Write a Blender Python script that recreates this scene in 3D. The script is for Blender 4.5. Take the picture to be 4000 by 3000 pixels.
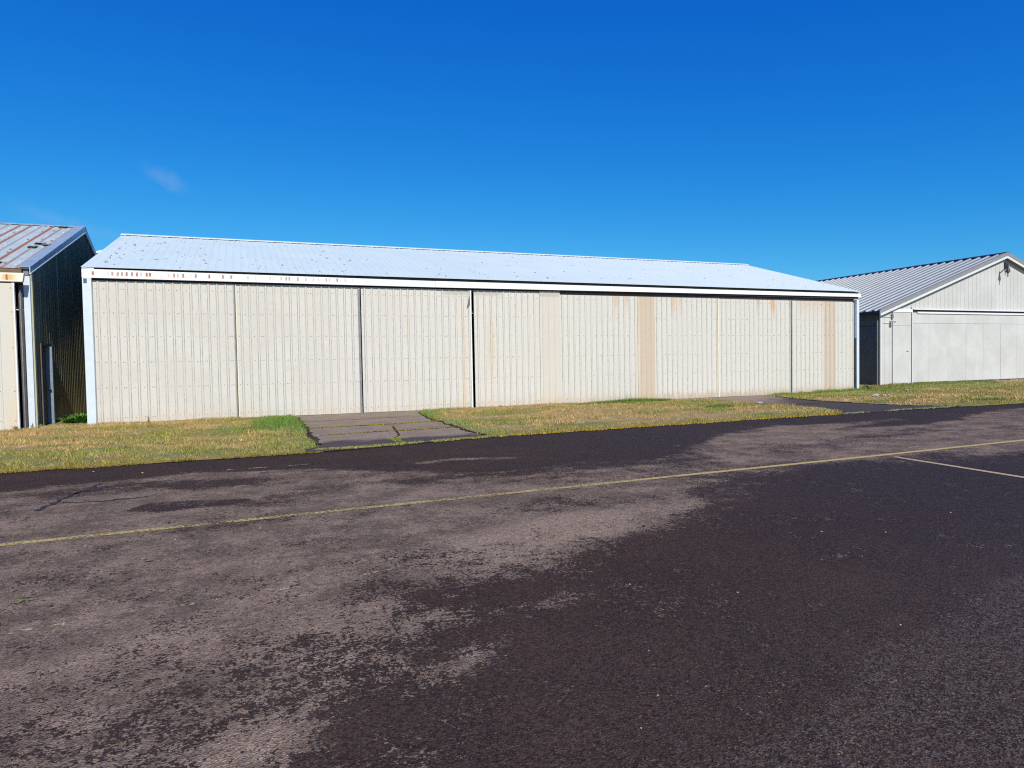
import bpy, math, random
import numpy as np
from mathutils import Matrix, Vector
random.seed(7)
RNG = np.random.default_rng(11)
for o in list(bpy.data.objects):
    bpy.data.objects.remove(o)
SC = bpy.context.scene
COL = SC.collection

# ------------------------------------------------------------------ camera
PITCH, ROLL, YAW, FPX = 0.0318, -0.01771, 0.3819, 2604.87
fw = Vector((math.sin(YAW)*math.cos(PITCH), math.cos(YAW)*math.cos(PITCH), -math.sin(PITCH)))
rt = Vector((math.cos(YAW), -math.sin(YAW), 0))
up = rt.cross(fw)
r2 = rt*math.cos(ROLL) + up*math.sin(ROLL)
u2 = -rt*math.sin(ROLL) + up*math.cos(ROLL)
cam = bpy.data.objects.new('camera', bpy.data.cameras.new('camera'))
COL.objects.link(cam)
cam.matrix_world = Matrix(((r2.x, u2.x, -fw.x, 0), (r2.y, u2.y, -fw.y, 0), (r2.z, u2.z, -fw.z, 1.5), (0, 0, 0, 1)))
cam.data.sensor_fit = 'HORIZONTAL'; cam.data.sensor_width = 36.0
cam.data.lens = FPX/4000*36
cam.data.clip_start = 0.05; cam.data.clip_end = 6000
SC.camera = cam
SC.cycles.use_denoising = False; SC.cycles.filter_width = 1.15; SC.render.filter_size = 1.15

# ------------------------------------------------------------------ light
SUN_EL, SUN_AZ = math.radians(39), math.radians(1.1)      # azimuth measured from -Y, negative = from the left
sd = Vector((math.sin(SUN_AZ)*math.cos(SUN_EL), -math.cos(SUN_AZ)*math.cos(SUN_EL), math.sin(SUN_EL)))
sun = bpy.data.objects.new('sun', bpy.data.lights.new('sun', 'SUN'))
COL.objects.link(sun)
sun.data.energy = 4.6; sun.data.angle = math.radians(0.53); sun.data.color = (1.0, 0.94, 0.84)
sun.rotation_euler = sd.to_track_quat('Z', 'Y').to_euler()
sun.location = (0, -30, 40)
SC.view_settings.view_transform = 'Standard'; SC.view_settings.look = 'None'
SC.view_settings.exposure = 0; SC.view_settings.gamma = 1

# ------------------------------------------------------------------ node helper
class S:
    """socket with arithmetic"""
    def __init__(s, g, sock): s.g, s.k = g, sock
    def _m(s, op, *a, clamp=False):
        n = s.g.nt.nodes.new('ShaderNodeMath'); n.operation = op; n.use_clamp = clamp
        for i, v in enumerate((s,)+a):
            if isinstance(v, S): s.g.nt.links.new(v.k, n.inputs[i])
            else: n.inputs[i].default_value = v
        return S(s.g, n.outputs[0])
    def __add__(s, o): return s._m('ADD', o)
    __radd__ = __add__
    def __mul__(s, o): return s._m('MULTIPLY', o)
    __rmul__ = __mul__
    def __sub__(s, o): return s._m('SUBTRACT', o)
    def __rsub__(s, o): return (s*-1)+o
    def __truediv__(s, o): return s._m('DIVIDE', o)
    def __pow__(s, o): return s._m('POWER', o)
    def abs(s): return s._m('ABSOLUTE')
    def frac(s): return s._m('FRACT')
    def clamp(s): return s._m('ADD', 0.0, clamp=True)
    def step(s, a, b):
        n = s.g.nt.nodes.new('ShaderNodeMapRange'); n.interpolation_type = 'SMOOTHSTEP'
        s.g.nt.links.new(s.k, n.inputs['Value'])
        n.inputs['From Min'].default_value = a; n.inputs['From Max'].default_value = b
        if a > b:
            n.inputs['From Min'].default_value = b; n.inputs['From Max'].default_value = a
            n.inputs['To Min'].default_value = 1; n.inputs['To Max'].default_value = 0
        return S(s.g, n.outputs[0])
    def band(s, a, b, soft=0.03):
        return s.step(a-soft, a+soft)*s.step(b+soft, b-soft)
class G:
    def __init__(g, nt): g.nt = nt
    def n(g, t): return g.nt.nodes.new(t)
    def pos(g):
        n = g.n('ShaderNodeNewGeometry'); return n.outputs['Position']
    def sep(g, v):
        n = g.n('ShaderNodeSeparateXYZ'); g.nt.links.new(v, n.inputs[0]); return [S(g, n.outputs[i]) for i in range(3)]
    def comb(g, x, y, z):
        n = g.n('ShaderNodeCombineXYZ')
        for i, v in enumerate((x, y, z)):
            if isinstance(v, S): g.nt.links.new(v.k, n.inputs[i])
            else: n.inputs[i].default_value = v
        return n.outputs[0]
    def noise(g, vec, scale, detail=4, rough=.55, dist=0):
        n = g.n('ShaderNodeTexNoise'); g.nt.links.new(vec, n.inputs['Vector'])
        n.inputs['Scale'].default_value = scale; n.inputs['Detail'].default_value = detail
        n.inputs['Roughness'].default_value = rough; n.inputs['Distortion'].default_value = dist
        return S(g, n.outputs[0])
    def vor(g, vec, scale, out='Distance', rand=1):
        n = g.n('ShaderNodeTexVoronoi'); g.nt.links.new(vec, n.inputs['Vector']); n.inputs['Scale'].default_value = scale
        n.inputs['Randomness'].default_value = rand
        if out == 'Cell':
            m = g.n('ShaderNodeSeparateColor'); g.nt.links.new(n.outputs['Color'], m.inputs[0]); return S(g, m.outputs[0])
        return S(g, n.outputs[out])
    def attr(g, name):
        n = g.n('ShaderNodeAttribute'); n.attribute_name = name; return n
    def mix(g, f, a, b):
        n = g.n('ShaderNodeMix'); n.data_type = 'RGBA'
        if isinstance(f, S): g.nt.links.new(f.k, n.inputs[0])
        else: n.inputs[0].default_value = f
        for i, v in ((6, a), (7, b)):
            if isinstance(v, (tuple, list)): n.inputs[i].default_value = (*v, 1)
            else: g.nt.links.new(v, n.inputs[i])
        return n.outputs[2]
    def mul(g, c, f):
        n = g.n('ShaderNodeVectorMath'); n.operation = 'SCALE'
        if isinstance(c, (tuple, list)): n.inputs[0].default_value = c
        else: g.nt.links.new(c, n.inputs[0])
        if isinstance(f, S): g.nt.links.new(f.k, n.inputs[3])
        else: n.inputs[3].default_value = f
        return n.outputs[0]
def material(name, fn, rough=.6, metal=0.0, spec=.5):
    m = bpy.data.materials.new(name); m.use_nodes = True
    nt = m.node_tree; g = G(nt); b = nt.nodes['Principled BSDF']
    b.inputs['Roughness'].default_value = rough; b.inputs['Metallic'].default_value = metal
    b.inputs['Specular IOR Level'].default_value = spec
    r = fn(g, b)
    if isinstance(r, (tuple, list)): b.inputs['Base Color'].default_value = (*r, 1)
    elif r is not None: nt.links.new(r, b.inputs['Base Color'])
    return m
def bump(g, b, h, strength=.3, dist=.01):
    n = g.n('ShaderNodeBump'); n.inputs['Strength'].default_value = strength; n.inputs['Distance'].default_value = dist
    g.nt.links.new(h.k, n.inputs['Height']); g.nt.links.new(n.outputs[0], b.inputs['Normal'])

# ------------------------------------------------------------------ sky
W = bpy.data.worlds.new('World'); SC.world = W; W.use_nodes = True
nt = W.node_tree; g = G(nt); bg = nt.nodes['Background']
sky = nt.nodes.new('ShaderNodeTexSky'); sky.sky_type = 'NISHITA'; sky.sun_disc = False
sky.sun_elevation = SUN_EL; sky.sun_rotation = math.pi + SUN_AZ
sky.air_density = 1.0; sky.dust_density = 0.2; sky.ozone_density = 3.0; sky.altitude = 300
tc = nt.nodes.new('ShaderNodeTexCoord')
sx, sy, sz = g.sep(tc.outputs['Generated'])
sc_ = nt.nodes.new('ShaderNodeSeparateColor'); nt.links.new(sky.outputs[0], sc_.inputs[0])
SR, SG, SB = [S(g, sc_.outputs[i]) for i in range(3)]
SKYP = dict(r=(.040, 2.40), g=(.635, 1.15), b=(3.15, .50))      # deep polarised blue
cc = nt.nodes.new('ShaderNodeCombineColor')
for i, (s_, k) in enumerate(((SR, 'r'), (SG, 'g'), (SB, 'b'))):
    nt.links.new(((s_**SKYP[k][1])*SKYP[k][0])._m('MINIMUM', 12.0).k, cc.inputs[i])
# two thin wisps of cloud low in the north
nz = g.noise(tc.outputs['Generated'], 34, 6, .6, .6)
def wisp(a, b, c, w):      # around the line a-b (directions), width w
    ax, az, bx, bz = a[0], a[1], b[0], b[1]
    L = math.hypot(bx-ax, bz-az); ux, uz = (bx-ax)/L, (bz-az)/L
    t = (sx-(ax+bx)/2)*ux + (sz-(az+bz)/2)*uz
    d = (sx-(ax+bx)/2)*(-uz) + (sz-(az+bz)/2)*ux
    return (t.abs()/(L/2)).step(1.25, .2)*((d.abs())/w + (nz-.5)*2.4).step(1.2, -.1)*c
cl = .36*(wisp((-.112, .256), (-.062, .231), .42, .011) + wisp((-.25, .197), (-.13, .163), .30, .012))*sy.step(.3, .6)
skyc = g.mix(cl.clamp(), cc.outputs[0], (4.2, 5.2, 7.4))
nt.links.new(skyc, bg.inputs['Color']); bg.inputs['Strength'].default_value = 0.1

# ------------------------------------------------------------------ mesh helpers
def tag(o, label=None, cat=None, group=None, kind=None):
    if label: o['label'] = label
    if cat: o['category'] = cat
    if group: o['group'] = group
    if kind: o['kind'] = kind
    return o
def empty(name, loc, **k):
    o = bpy.data.objects.new(name, None); o.empty_display_size = .3
    COL.objects.link(o); o.location = loc
    return tag(o, **k)
def wloc(o):
    v = Vector(o.location)
    while o.parent: o = o.parent; v += Vector(o.location)
    return v
class MB:
    def __init__(s): s.v, s.f, s.m = [], [], []
    def face(s, pts, mi=0):
        i = len(s.v); s.v += [tuple(p) for p in pts]; s.f.append(tuple(range(i, i+len(pts)))); s.m.append(mi)
    def hexa(s, p, mi=0):      # 8 points: bottom 4 ccw, top 4 ccw
        i = len(s.v); s.v += [tuple(q) for q in p]
        for f in ((3, 2, 1, 0), (4, 5, 6, 7), (0, 1, 5, 4), (1, 2, 6, 5), (2, 3, 7, 6), (3, 0, 4, 7)):
            s.f.append(tuple(i+k for k in f)); s.m.append(mi)
    def box(s, x0, x1, y0, y1, z0, z1, mi=0):
        s.hexa([(x0, y0, z0), (x1, y0, z0), (x1, y1, z0), (x0, y1, z0), (x0, y0, z1), (x1, y0, z1), (x1, y1, z1), (x0, y1, z1)], mi)
    def bar(s, a, b, w, h, mi=0, upv=(0, 0, 1)):     # rectangular bar from a to b
        a, b = Vector(a), Vector(b); d = (b-a).normalized(); q = Vector(upv); si = d.cross(q).normalized(); q = si.cross(d).normalized()
        P = []
        for e in (a, b):
            for sx_, sz_ in ((-1, -1), (1, -1), (1, 1), (-1, 1)):
                P.append(e+si*sx_*w/2+q*sz_*h/2)
        i = len(s.v); s.v += [tuple(x) for x in P]
        for f in ((0, 1, 2, 3), (7, 6, 5, 4), (0, 4, 5, 1), (1, 5, 6, 2), (2, 6, 7, 3), (3, 7, 4, 0)):
            s.f.append(tuple(i+k for k in f)); s.m.append(mi)
    def tube(s, pts, rs, n=10, mi=0):
        pts = [Vector(p) for p in pts]; i0 = len(s.v)
        for k, p in enumerate(pts):
            d = (pts[min(k+1, len(pts)-1)]-pts[max(k-1, 0)]).normalized()
            q = Vector((0, 0, 1)) if abs(d.z) < .9 else Vector((1, 0, 0))
            a = d.cross(q).normalized(); b = d.cross(a).normalized()
            for j in range(n):
                t = 2*math.pi*j/n; s.v.append(tuple(p+(a*math.cos(t)+b*math.sin(t))*rs[k]))
        for k in range(len(pts)-1):
            for j in range(n):
                s.f.append((i0+k*n+j, i0+k*n+(j+1) % n, i0+(k+1)*n+(j+1) % n, i0+(k+1)*n+j)); s.m.append(mi)
        s.f.append(tuple(i0+j for j in range(n))[::-1]); s.m.append(mi)
        s.f.append(tuple(i0+(len(pts)-1)*n+j for j in range(n))); s.m.append(mi)
    def ribbed(s, A, U, V, N, L, H, period, rw=.07, rt_=.036, rh=.022, t=.01, phase=.0, mi=0, Htop=None, ms=None):
        """solid ribbed sheet: corner A, U across the ribs, V along them; Htop(u) gives its length"""
        A, U, V, N = Vector(A), Vector(U).normalized(), Vector(V).normalized(), Vector(N).normalized()
        prof = [(0.0, 0.0)]
        c = phase+period/2
        while c-rw/2 < L:
            for du, h in ((-rw/2, 0), (-rt_/2, rh), (rt_/2, rh), (rw/2, 0)):
                u = c+du
                if 0.002 < u < L-.002: prof.append((u, h))
            c += period
        prof.append((L, 0.0))
        if Htop:    # make sure the ridge is a vertex
            prof += [(u, None) for u in Htop[1] if 0 < u < L]
            prof.sort(key=lambda q: q[0])
            out = []
            for k, q in enumerate(prof):
                if q[1] is None:
                    a, b = prof[k-1], prof[k+1]; q = (q[0], a[1]+(b[1]-a[1])*(q[0]-a[0])/max(1e-6, b[0]-a[0]))
                out.append(q)
            prof = out
        hh = (lambda u: Htop[0](u)) if Htop else (lambda u: H)
        i0 = len(s.v); n = len(prof)
        for u, h in prof:
            b = A+U*u
            s.v += [tuple(b+N*h), tuple(b+V*hh(u)+N*h), tuple(b-N*t), tuple(b+V*hh(u)-N*t)]
        for k in range(n-1):
            a, b = i0+4*k, i0+4*(k+1)
            side = ms if (ms is not None and abs(prof[k][1]-prof[k+1][1]) > .002) else mi
            s.f += [(a, b, b+1, a+1), (b+2, a+2, a+3, b+3), (a+2, b+2, b, a), (a+1, b+1, b+3, a+3)]; s.m += [side, mi, mi, mi]
        a, b = i0, i0+4*(n-1)
        s.f += [(a, a+1, a+3, a+2), (b, b+2, b+3, b+1)]; s.m += [mi]*2
    def build(s, name, mats, parent=None, smooth=False, loc=None, fix=True):
        me = bpy.data.meshes.new(name)
        base = Vector((0, 0, 0))
        if parent is not None: base = wloc(parent)
        if loc is not None: base = Vector(loc)
        me.from_pydata([tuple(Vector(p)-base) for p in s.v], [], s.f)
        if not isinstance(mats, (list, tuple)): mats = [mats]
        for m in mats: me.materials.append(m)
        me.polygons.foreach_set('material_index', s.m)
        if smooth: me.polygons.foreach_set('use_smooth', [True]*len(s.f))
        if fix:
            import bmesh
            bm = bmesh.new(); bm.from_mesh(me); bmesh.ops.recalc_face_normals(bm, faces=bm.faces); bm.to_mesh(me); bm.free()
        o = bpy.data.objects.new(name, me); COL.objects.link(o)
        if parent is not None: o.parent = parent
        elif loc is not None: o.location = loc
        return o
def mesh_np(name, V, F, mat, attrs=None, parent=None):
    V = np.asarray(V, dtype=np.float32); F = np.asarray(F, dtype=np.int32); k = F.shape[1]
    me = bpy.data.meshes.new(name)
    me.vertices.add(len(V)); me.vertices.foreach_set('co', V.ravel())
    me.loops.add(F.size); me.loops.foreach_set('vertex_index', F.ravel())
    me.polygons.add(len(F)); me.polygons.foreach_set('loop_start', np.arange(0, F.size, k, dtype=np.int32))
    me.update(calc_edges=True)
    for an, (typ, data) in (attrs or {}).items():
        a = me.attributes.new(an, typ, 'POINT')
        a.data.foreach_set('color' if typ == 'FLOAT_COLOR' else 'value', np.asarray(data, dtype=np.float32).ravel())
    me.materials.append(mat)
    o = bpy.data.objects.new(name, me); COL.objects.link(o)
    if parent is not None: o.parent = parent
    return o
def grid_np(xs, ys):
    X, Y = np.meshgrid(xs, ys); nx, ny = len(xs), len(ys)
    i = np.arange(nx*ny).reshape(ny, nx)
    F = np.stack([i[:-1, :-1], i[:-1, 1:], i[1:, 1:], i[1:, :-1]], -1).reshape(-1, 4)
    return X.ravel(), Y.ravel(), F
# numpy value noise
_T = RNG.random((256, 256))
def vn(x, y):
    xi = np.floor(x).astype(int); yi = np.floor(y).astype(int); fx = x-xi; fy = y-yi
    fx = fx*fx*(3-2*fx); fy = fy*fy*(3-2*fy)
    a = _T[yi % 256, xi % 256]; b = _T[yi % 256, (xi+1) % 256]; c = _T[(yi+1) % 256, xi % 256]; d = _T[(yi+1) % 256, (xi+1) % 256]
    return (a*(1-fx)+b*fx)*(1-fy)+(c*(1-fx)+d*fx)*fy
def fbm(x, y, s=1.0, o=4):
    r = 0; a = .5; t = 0
    for k in range(o):
        r = r+a*vn(x*s*2**k+17.3*k, y*s*2**k+5.1*k); t += a; a *= .55
    return r/t
def sst(x, a, b):
    t = np.clip((x-a)/(b-a), 0, 1); return t*t*(3-2*t)
def sdf(px, py, poly):       # signed distance, negative inside
    d = np.full(px.shape, 1e9); ins = np.zeros(px.shape, bool); n = len(poly)
    for i in range(n):
        ax, ay = poly[i]; bx, by = poly[(i+1) % n]
        ex, ey = bx-ax, by-ay; wx, wy = px-ax, py-ay
        t = np.clip((wx*ex+wy*ey)/(ex*ex+ey*ey+1e-9), 0, 1)
        d = np.minimum(d, np.hypot(wx-ex*t, wy-ey*t))
        c = ((ay > py) != (by > py)) & (px < (bx-ax)*(py-ay)/(by-ay+1e-12)+ax)
        ins ^= c
    return np.where(ins, -d, d)

# ------------------------------------------------------------------ layout curves
def edge(x):      # where the asphalt meets the turf
    x = np.asarray(x, float)
    return np.interp(x, [-60, 1.2, 3.0, 4.6, 8, 11.7, 22, 60], [11.96, 11.96, 12.35, 12.68, 12.8, 12.95, 12.95, 12.9])
D1L = lambda y: np.interp(y, [12, 13, 16.5, 19, 21.2], [1.0, 1.27, 1.33, 1.38, 1.46])
D1R = lambda y: np.interp(y, [12.6, 13.2, 15, 17.8, 19.8, 21.2], [4.75, 4.55, 4.62, 4.7, 4.95, 5.25])
D2L = lambda y: np.interp(y, [12.8, 13.1, 14, 15, 17.2, 20.2, 21.2], [14.2, 14.75, 15.5, 15.75, 15.65, 15.9, 13.4])
D2R = lambda y: np.interp(y, [12.9, 13.7, 15.2, 17.6, 20.4, 21.2], [19.2, 18.55, 18.2, 18.25, 19.2, 19.6])
def turf_mask(x, y):      # >0 on turf (metres inside)
    w = (fbm(x, y, 2.2, 3)-.5)*.35 + (fbm(x, y, 9., 2)-.5)*.12
    w0 = (fbm(x+9, y, 6., 3)-.5)*.10
    m = y-edge(x)+w0
    a = np.maximum(D1L(y)-x, x-D1R(y))+w
    b = np.maximum(D2L(y)-x, x-D2R(y))+w
    return np.minimum(m, np.minimum(np.where(y < 21.3, a, 9), np.where(y < 21.3, b, 9)))
def in_building(x, y):
    a = np.maximum(np.maximum(-3.85-x, x-24.4), np.maximum(21.15-y, y-35.0))
    b = np.maximum(np.maximum(-40-x, x+5.15), np.maximum(20.6-y, y-34.2))
    c = np.maximum(np.maximum(29.05-x, x-47.1), np.maximum(23.7-y, y-48))
    return np.minimum(a, np.minimum(b, c))     # negative inside
def turf_h(x, y):
    h = .028+(fbm(x, y, 1.3, 3)-.5)*.035
    r = sst(x, 19, 24)*sst(y, 13.6, 16)
    h = h+r*((fbm(x+3, y*1.7, .55, 3)-.45)*.22+.02)
    return h
def ground_h(x, y):
    m = turf_mask(x, y); b = in_building(x, y)
    k = sst(m, -.03, .07)*sst(b, -.35, -.05)
    return -.035+k*(turf_h(x, y)+.035)
def turf_color(x, y):
    n1 = fbm(x, y*1.6, .55, 4); n2 = fbm(x+40, y*1.5+7, 1.7, 3); n3 = fbm(x+11, y+31, 5.5, 3); m = turf_mask(x, y)
    tan = np.array([.31, .21, .10]); oli = np.array([.20, .175, .052]); grn = np.array([.105, .17, .035])
    strw = np.array([.40, .31, .16]); moss = np.array([.20, .155, .03]); brn = np.array([.13, .085, .035])
    def mx(a, b, f): return a*(1-f[..., None])+b*f[..., None]
    c = mx(np.broadcast_to(tan, x.shape+(3,)), np.broadcast_to(oli, x.shape+(3,)), sst(n1, .40, .60))
    c = mx(c, grn, sst(n2, .54, .74)*.45)
    c = mx(c, strw, sst(n3, .60, .78)*.55)
    c = mx(c, brn, sst(1-n3, .62, .80)*.45)
    em = np.exp(-np.clip(y-edge(x), 0, 9)/.22)
    c = mx(c, moss, np.clip(em*1.1, 0, .85))
    em2 = np.exp(-((y-edge(x)-.75)/.45)**2)*sst(n3, .42, .6)
    c = mx(c, np.array([.13, .16, .075]), em2*.55)
    # greener next to the driveways and along the walls
    a = np.minimum(abs(x-D1L(y)-0), abs(x-D1R(y)))
    c = mx(c, grn, np.exp(-a/.35)*.55)
    c = mx(c, grn, sst(x, -.2, .9)*sst(y, 16.5, 18.5)*(x < 1.5)*.85)
    c = mx(c, grn*1.25, sst(x, 19, 20)*(np.exp(-((y-20.6)/.8)**2))*.7)
    c = mx(c, brn*1.6, sst(x, 26, 30)*np.exp(-((y-18.6)/1.0)**2)*.6)  # brown band puts the shaded dip of the bank into the turf colour
    return c

# ------------------------------------------------------------------ materials
def m_ground(g, b):
    a = g.attr('tint'); p = g.pos()
    n = g.noise(p, 38, 5, .65); n2 = g.noise(p, 7, 4)
    bump(g, b, n, .6, .03)
    return g.mul(a.outputs['Color'], (n*1.9+.35)*(n2*.6+.8))
M_ground = material('turf_soil', m_ground, .95, spec=.15)
def m_blade(g, b):
    a = g.attr('tint'); return a.outputs['Color']
M_blade = material('grass_blades', m_blade, .7, spec=.25)
def m_asph(g, b):
    p = g.pos(); d = S(g, g.attr('dark').outputs['Fac']); cz = S(g, g.attr('coarse').outputs['Fac'])
    wm = S(g, g.attr('warm').outputs['Fac'])
    n1 = g.noise(p, 1.0, 4, .6); nM = g.noise(p, 3.1, 5, .72, .3); n2 = g.noise(p, 9, 4, .65, .4); n25 = g.noise(p, 24, 4, .7, .6); n3 = g.noise(p, 52, 3, .65); n4 = g.noise(p, 120, 2, .6)
    t = d + (n1-.5)*1.1 + (nM-.5)*1.8 + (n2-.5)*1.5 + (n25-.5)*2.0 + (n3-.5)*2.6
    k = t.step(.52, .60)
    lt = g.mix((g.noise(p, 1.7, 4)*.5+n2*.5).step(.40, .60), (.145, .098, .068), (.285, .197, .138))
    lt = g.mix(wm*.85, lt, (.330, .232, .160))
    cell = g.vor(p, 105, 'Cell'); cell2 = g.vor(p, 64, 'Cell'); peb = g.vor(p, 105); cell3 = g.vor(p, 38, 'Cell')
    lt = g.mul(lt, (cell-.5)*.7 + (cell3-.5)*.35 + (n4-.5)*1.1 + (n3-.5)*1.2 + 1.0)
    dk = g.mix(n1.step(.35, .65), (.037, .0195, .0130), (.050, .0262, .0170))
    px_, py_, pz_ = g.sep(p)
    dk = g.mix(px_.step(2.5, 8)*.8, dk, (.033, .0215, .0225))  # bluish sheen towards the right, put into the base colour
    dk = g.mul(dk, (cell2-.5)*1.0 + (n4-.5)*1.2 + (nM-.5)*.8 + 1.0)
    spk = (cell.step(.84, .97))*peb.step(.55, .30)
    dk = g.mix(spk*(cz*.75+.22), dk, (.20, .165, .145))
    dk = g.mix(cz*g.vor(p, 85, 'Cell').step(.35, .95)*.60, dk, (.140, .112, .092))
    c = g.mix(k, lt, dk)
    lone = g.vor(p, 3.1).step(.018, .010)
    c = g.mix(lone*.6, c, (.30, .25, .22))
    bump(g, b, n4*.7+peb*.6+n3*.7+cell3*.25, .9, .012)
    b.inputs['Specular IOR Level'].default_value = .22
    return c
M_asph = material('worn_asphalt', m_asph, .85, spec=.3)
def m_drive(g, b):
    p = g.pos(); x, y, z = g.sep(p)
    n1 = g.noise(p, 1.6, 5, .6); n2 = g.noise(p, 14, 4, .65); n3 = g.noise(p, 90, 2)
    c = g.mix(n1.step(.35, .65), (.225, .168, .120), (.300, .230, .168))
    dk = (y + (n1-.5)*1.2).step(13.75, 13.1)*(x.step(10, 9))*.85
    dk2 = x.step(12, 13)*((x-15.0)*.55+(17.3-y)*.55 + (n1-.5)*3.2+(n2-.5)*1.2).step(.2, 1.4)*.92
    c = g.mix((dk+dk2).clamp(), c, (.040, .033, .036))
    c = g.mix((n2+(n1-.5)*.6).step(.56, .68)*.6, c, (.085, .062, .045))
    bump(g, b, n3+n2, .5, .006)
    return g.mul(c, n3*1.2+.4)
M_drive = material('driveway_concrete', m_drive, .9, spec=.2)
def m_yellow(g, b):
    p = g.pos(); x, y, z = g.sep(p)
    n = g.noise(p, 30, 5, .75); n2 = g.noise(p, 2.5, 3)
    k = (n + (n2-.5)*.35 + x.step(3, 9)*.20).step(.455, .52)
    c = g.mix(x.step(8.75, 8.95)*0, (.50, .375, .14), (.6, .5, .4))
    g.nt.links.new((k*.95).k, b.inputs['Alpha'])
    return g.mul(c, g.noise(p, 60, 3)*.8+.6)
M_yellow = material('worn_yellow_paint', m_yellow, .8, spec=.2)
def m_pale(g, b):
    p = g.pos(); x, y, z = g.sep(p)
    k = (g.noise(p, 28, 5, .75)+(g.noise(p, 2.5, 3)-.5)*.3+y.step(7.3, 5.5)*.12).step(.38, .48)
    g.nt.links.new((k*.9).k, b.inputs['Alpha']); return (.52, .38, .22)
M_pale = material('worn_pale_paint', m_pale, .8, spec=.2)
def m_oldp(g, b):
    p = g.pos()
    k = (g.noise(p, 22, 5, .8)+(g.noise(p, 3.2, 3)-.5)*.9).step(.56, .62)
    g.nt.links.new((k*.9).k, b.inputs['Alpha']); return (.50, .43, .27)
M_oldp = material('flaked_paint', m_oldp, .8, spec=.2)
M_soil_shade = material('dark_soil_and_edge_shade', lambda g, b: g.mul((.045, .032, .018), g.noise(g.pos(), 30, 3)*1.4+.3), .95, spec=.1)
M_tar = material('tar', lambda g, b: g.mul((.022, .018, .021), g.noise(g.pos(), 50, 3)+.5), .7, spec=.3)

def m_door(g, b):
    p = g.pos(); x, y, z = g.sep(p)
    n1 = g.noise(p, .8, 4); vs = g.noise(g.comb(x*9, y, z*.25), 1.0, 5, .6); nf = g.noise(p, 18, 4, .6)
    c = g.mix(n1.step(.35, .65), (.58, .545, .475), (.62, .59, .52))
    c = g.mix(x.step(-1, 9)*.6, c, (.645, .62, .545))
    c = g.mix((vs.step(.5, .75))*.22, c, (.55, .52, .43))
    # tan replacement sheets
    tan = x.band(13.56, 14.24, .012)*.95 + x.band(22.62, 23.30, .012)*.8 + x.band(9.62, 10.33, .012)*.25
    tan = tan*(g.noise(g.comb(x*12, 0.0, z*.35), 1, 4, .7)*1.1+.38)
    c = g.mix(tan.clamp(), c, (.56, .45, .325))
    # pale orange runs
    x0_ = x; x = x + (g.noise(g.comb(x*4, 0.0, z*1.6), 1, 4, .7)-.5)*.22
    run = (x.band(6.72, 6.86, .05)*z.step(3.7, 2.9)*.45 + x.band(7.62, 7.86, .05)*z.step(.2, 2.2)*z.step(3.6, 2.2)*.5
           + x.band(4.95, 5.05, .03)*.12)
    c = g.mix(run.clamp(), c, (.66, .47, .26))
    top = z + (vs-.5)*1.6
    rust = ((x.band(12.5, 12.68, .03)+x.band(12.95, 13.1, .03)+x.band(15.0, 15.2, .03)+x.band(15.35, 15.5, .03)*.7)*.55
            + (x.band(19.05, 19.2, .03)+x.band(19.78, 19.98, .03)*1.3)*.8 + x.band(21.2, 22.6, .1)*.3)*top.step(3.0, 3.9)
    c = g.mix(rust.clamp(), c, (.62, .36, .16))
    x = x0_
    # darker patches under the fascia by the centre seam
    sc1 = (x.band(6.1, 8.15, .12)+x.band(9.55, 10.3, .05))*(z+(nf-.5)*.12).step(3.74, 3.80)
    c = g.mix(sc1*.55, c, (.40, .37, .33))
    # dirt splashed up from the ground
    low = (z + (vs-.5)*.55 + (n1-.5)*.2).step(.48, -.05)
    c = g.mix(low*(x.step(3, 14)*.35+.35), c, (.60, .44, .27))
    sm = (z + (g.noise(g.comb(x*14, y, z*1.2), 1.0, 4, .7)-.5)*1.1).step(.28, .0)*x.step(9, 14)
    c = g.mix(sm*.5, c, (.30, .24, .17))
    bump(g, b, g.noise(g.comb(x*1.3, 0.0, z*.8), 1, 3)+g.noise(p, 7, 2)*.12, .5, .03)
    return g.mul(c, nf*.10+.94)
M_door = material('cream_ribbed_door', m_door, .55, spec=.35)
def m_ribside(g, b):  # rib side faces coloured darker in broken dashes
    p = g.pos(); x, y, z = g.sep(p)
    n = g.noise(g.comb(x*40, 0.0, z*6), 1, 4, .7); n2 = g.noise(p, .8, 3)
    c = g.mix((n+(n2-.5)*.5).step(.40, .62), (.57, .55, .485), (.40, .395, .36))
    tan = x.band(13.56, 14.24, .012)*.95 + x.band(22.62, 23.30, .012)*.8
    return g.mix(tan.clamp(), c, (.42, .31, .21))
M_ribside = material('darker_rib_edges', m_ribside, .6)
M_screw = material('screw_heads', lambda g, b: (.34, .32, .28), .6)
MARKS = [(-3.71, 1), (-3.36, 0.3), (-3.25, 0.7), (-3.12, 0.8), (-3.02, 0.9), (-2.91, 1), (-2.78, 0.9), (-2.66, 1), (-2.56, 0.5), (-2.42, 1), (-2.34, 1), (-1.88, 0.4), (-1.74, 0.9), (-1.65, 0.6), (-1.51, 1), (-1.3, 0.3), (-1.19, 0.9), (-0.84, 1), (-0.48, 0.9), (-0.26, 0.9), (0.19, 0.5), (0.39, 0.35), (0.8, 0.4), (0.89, 0.3), (1.11, 0.6), (1.25, 0.8), (1.34, 0.8), (1.58, 0.8), (1.81, 0.5), (2.03, 0.5), (2.18, 0.4), (2.41, 0.7), (2.5, 0.5), (2.73, 0.9), (2.97, 0.4), (3.2, 0.3)]
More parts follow.
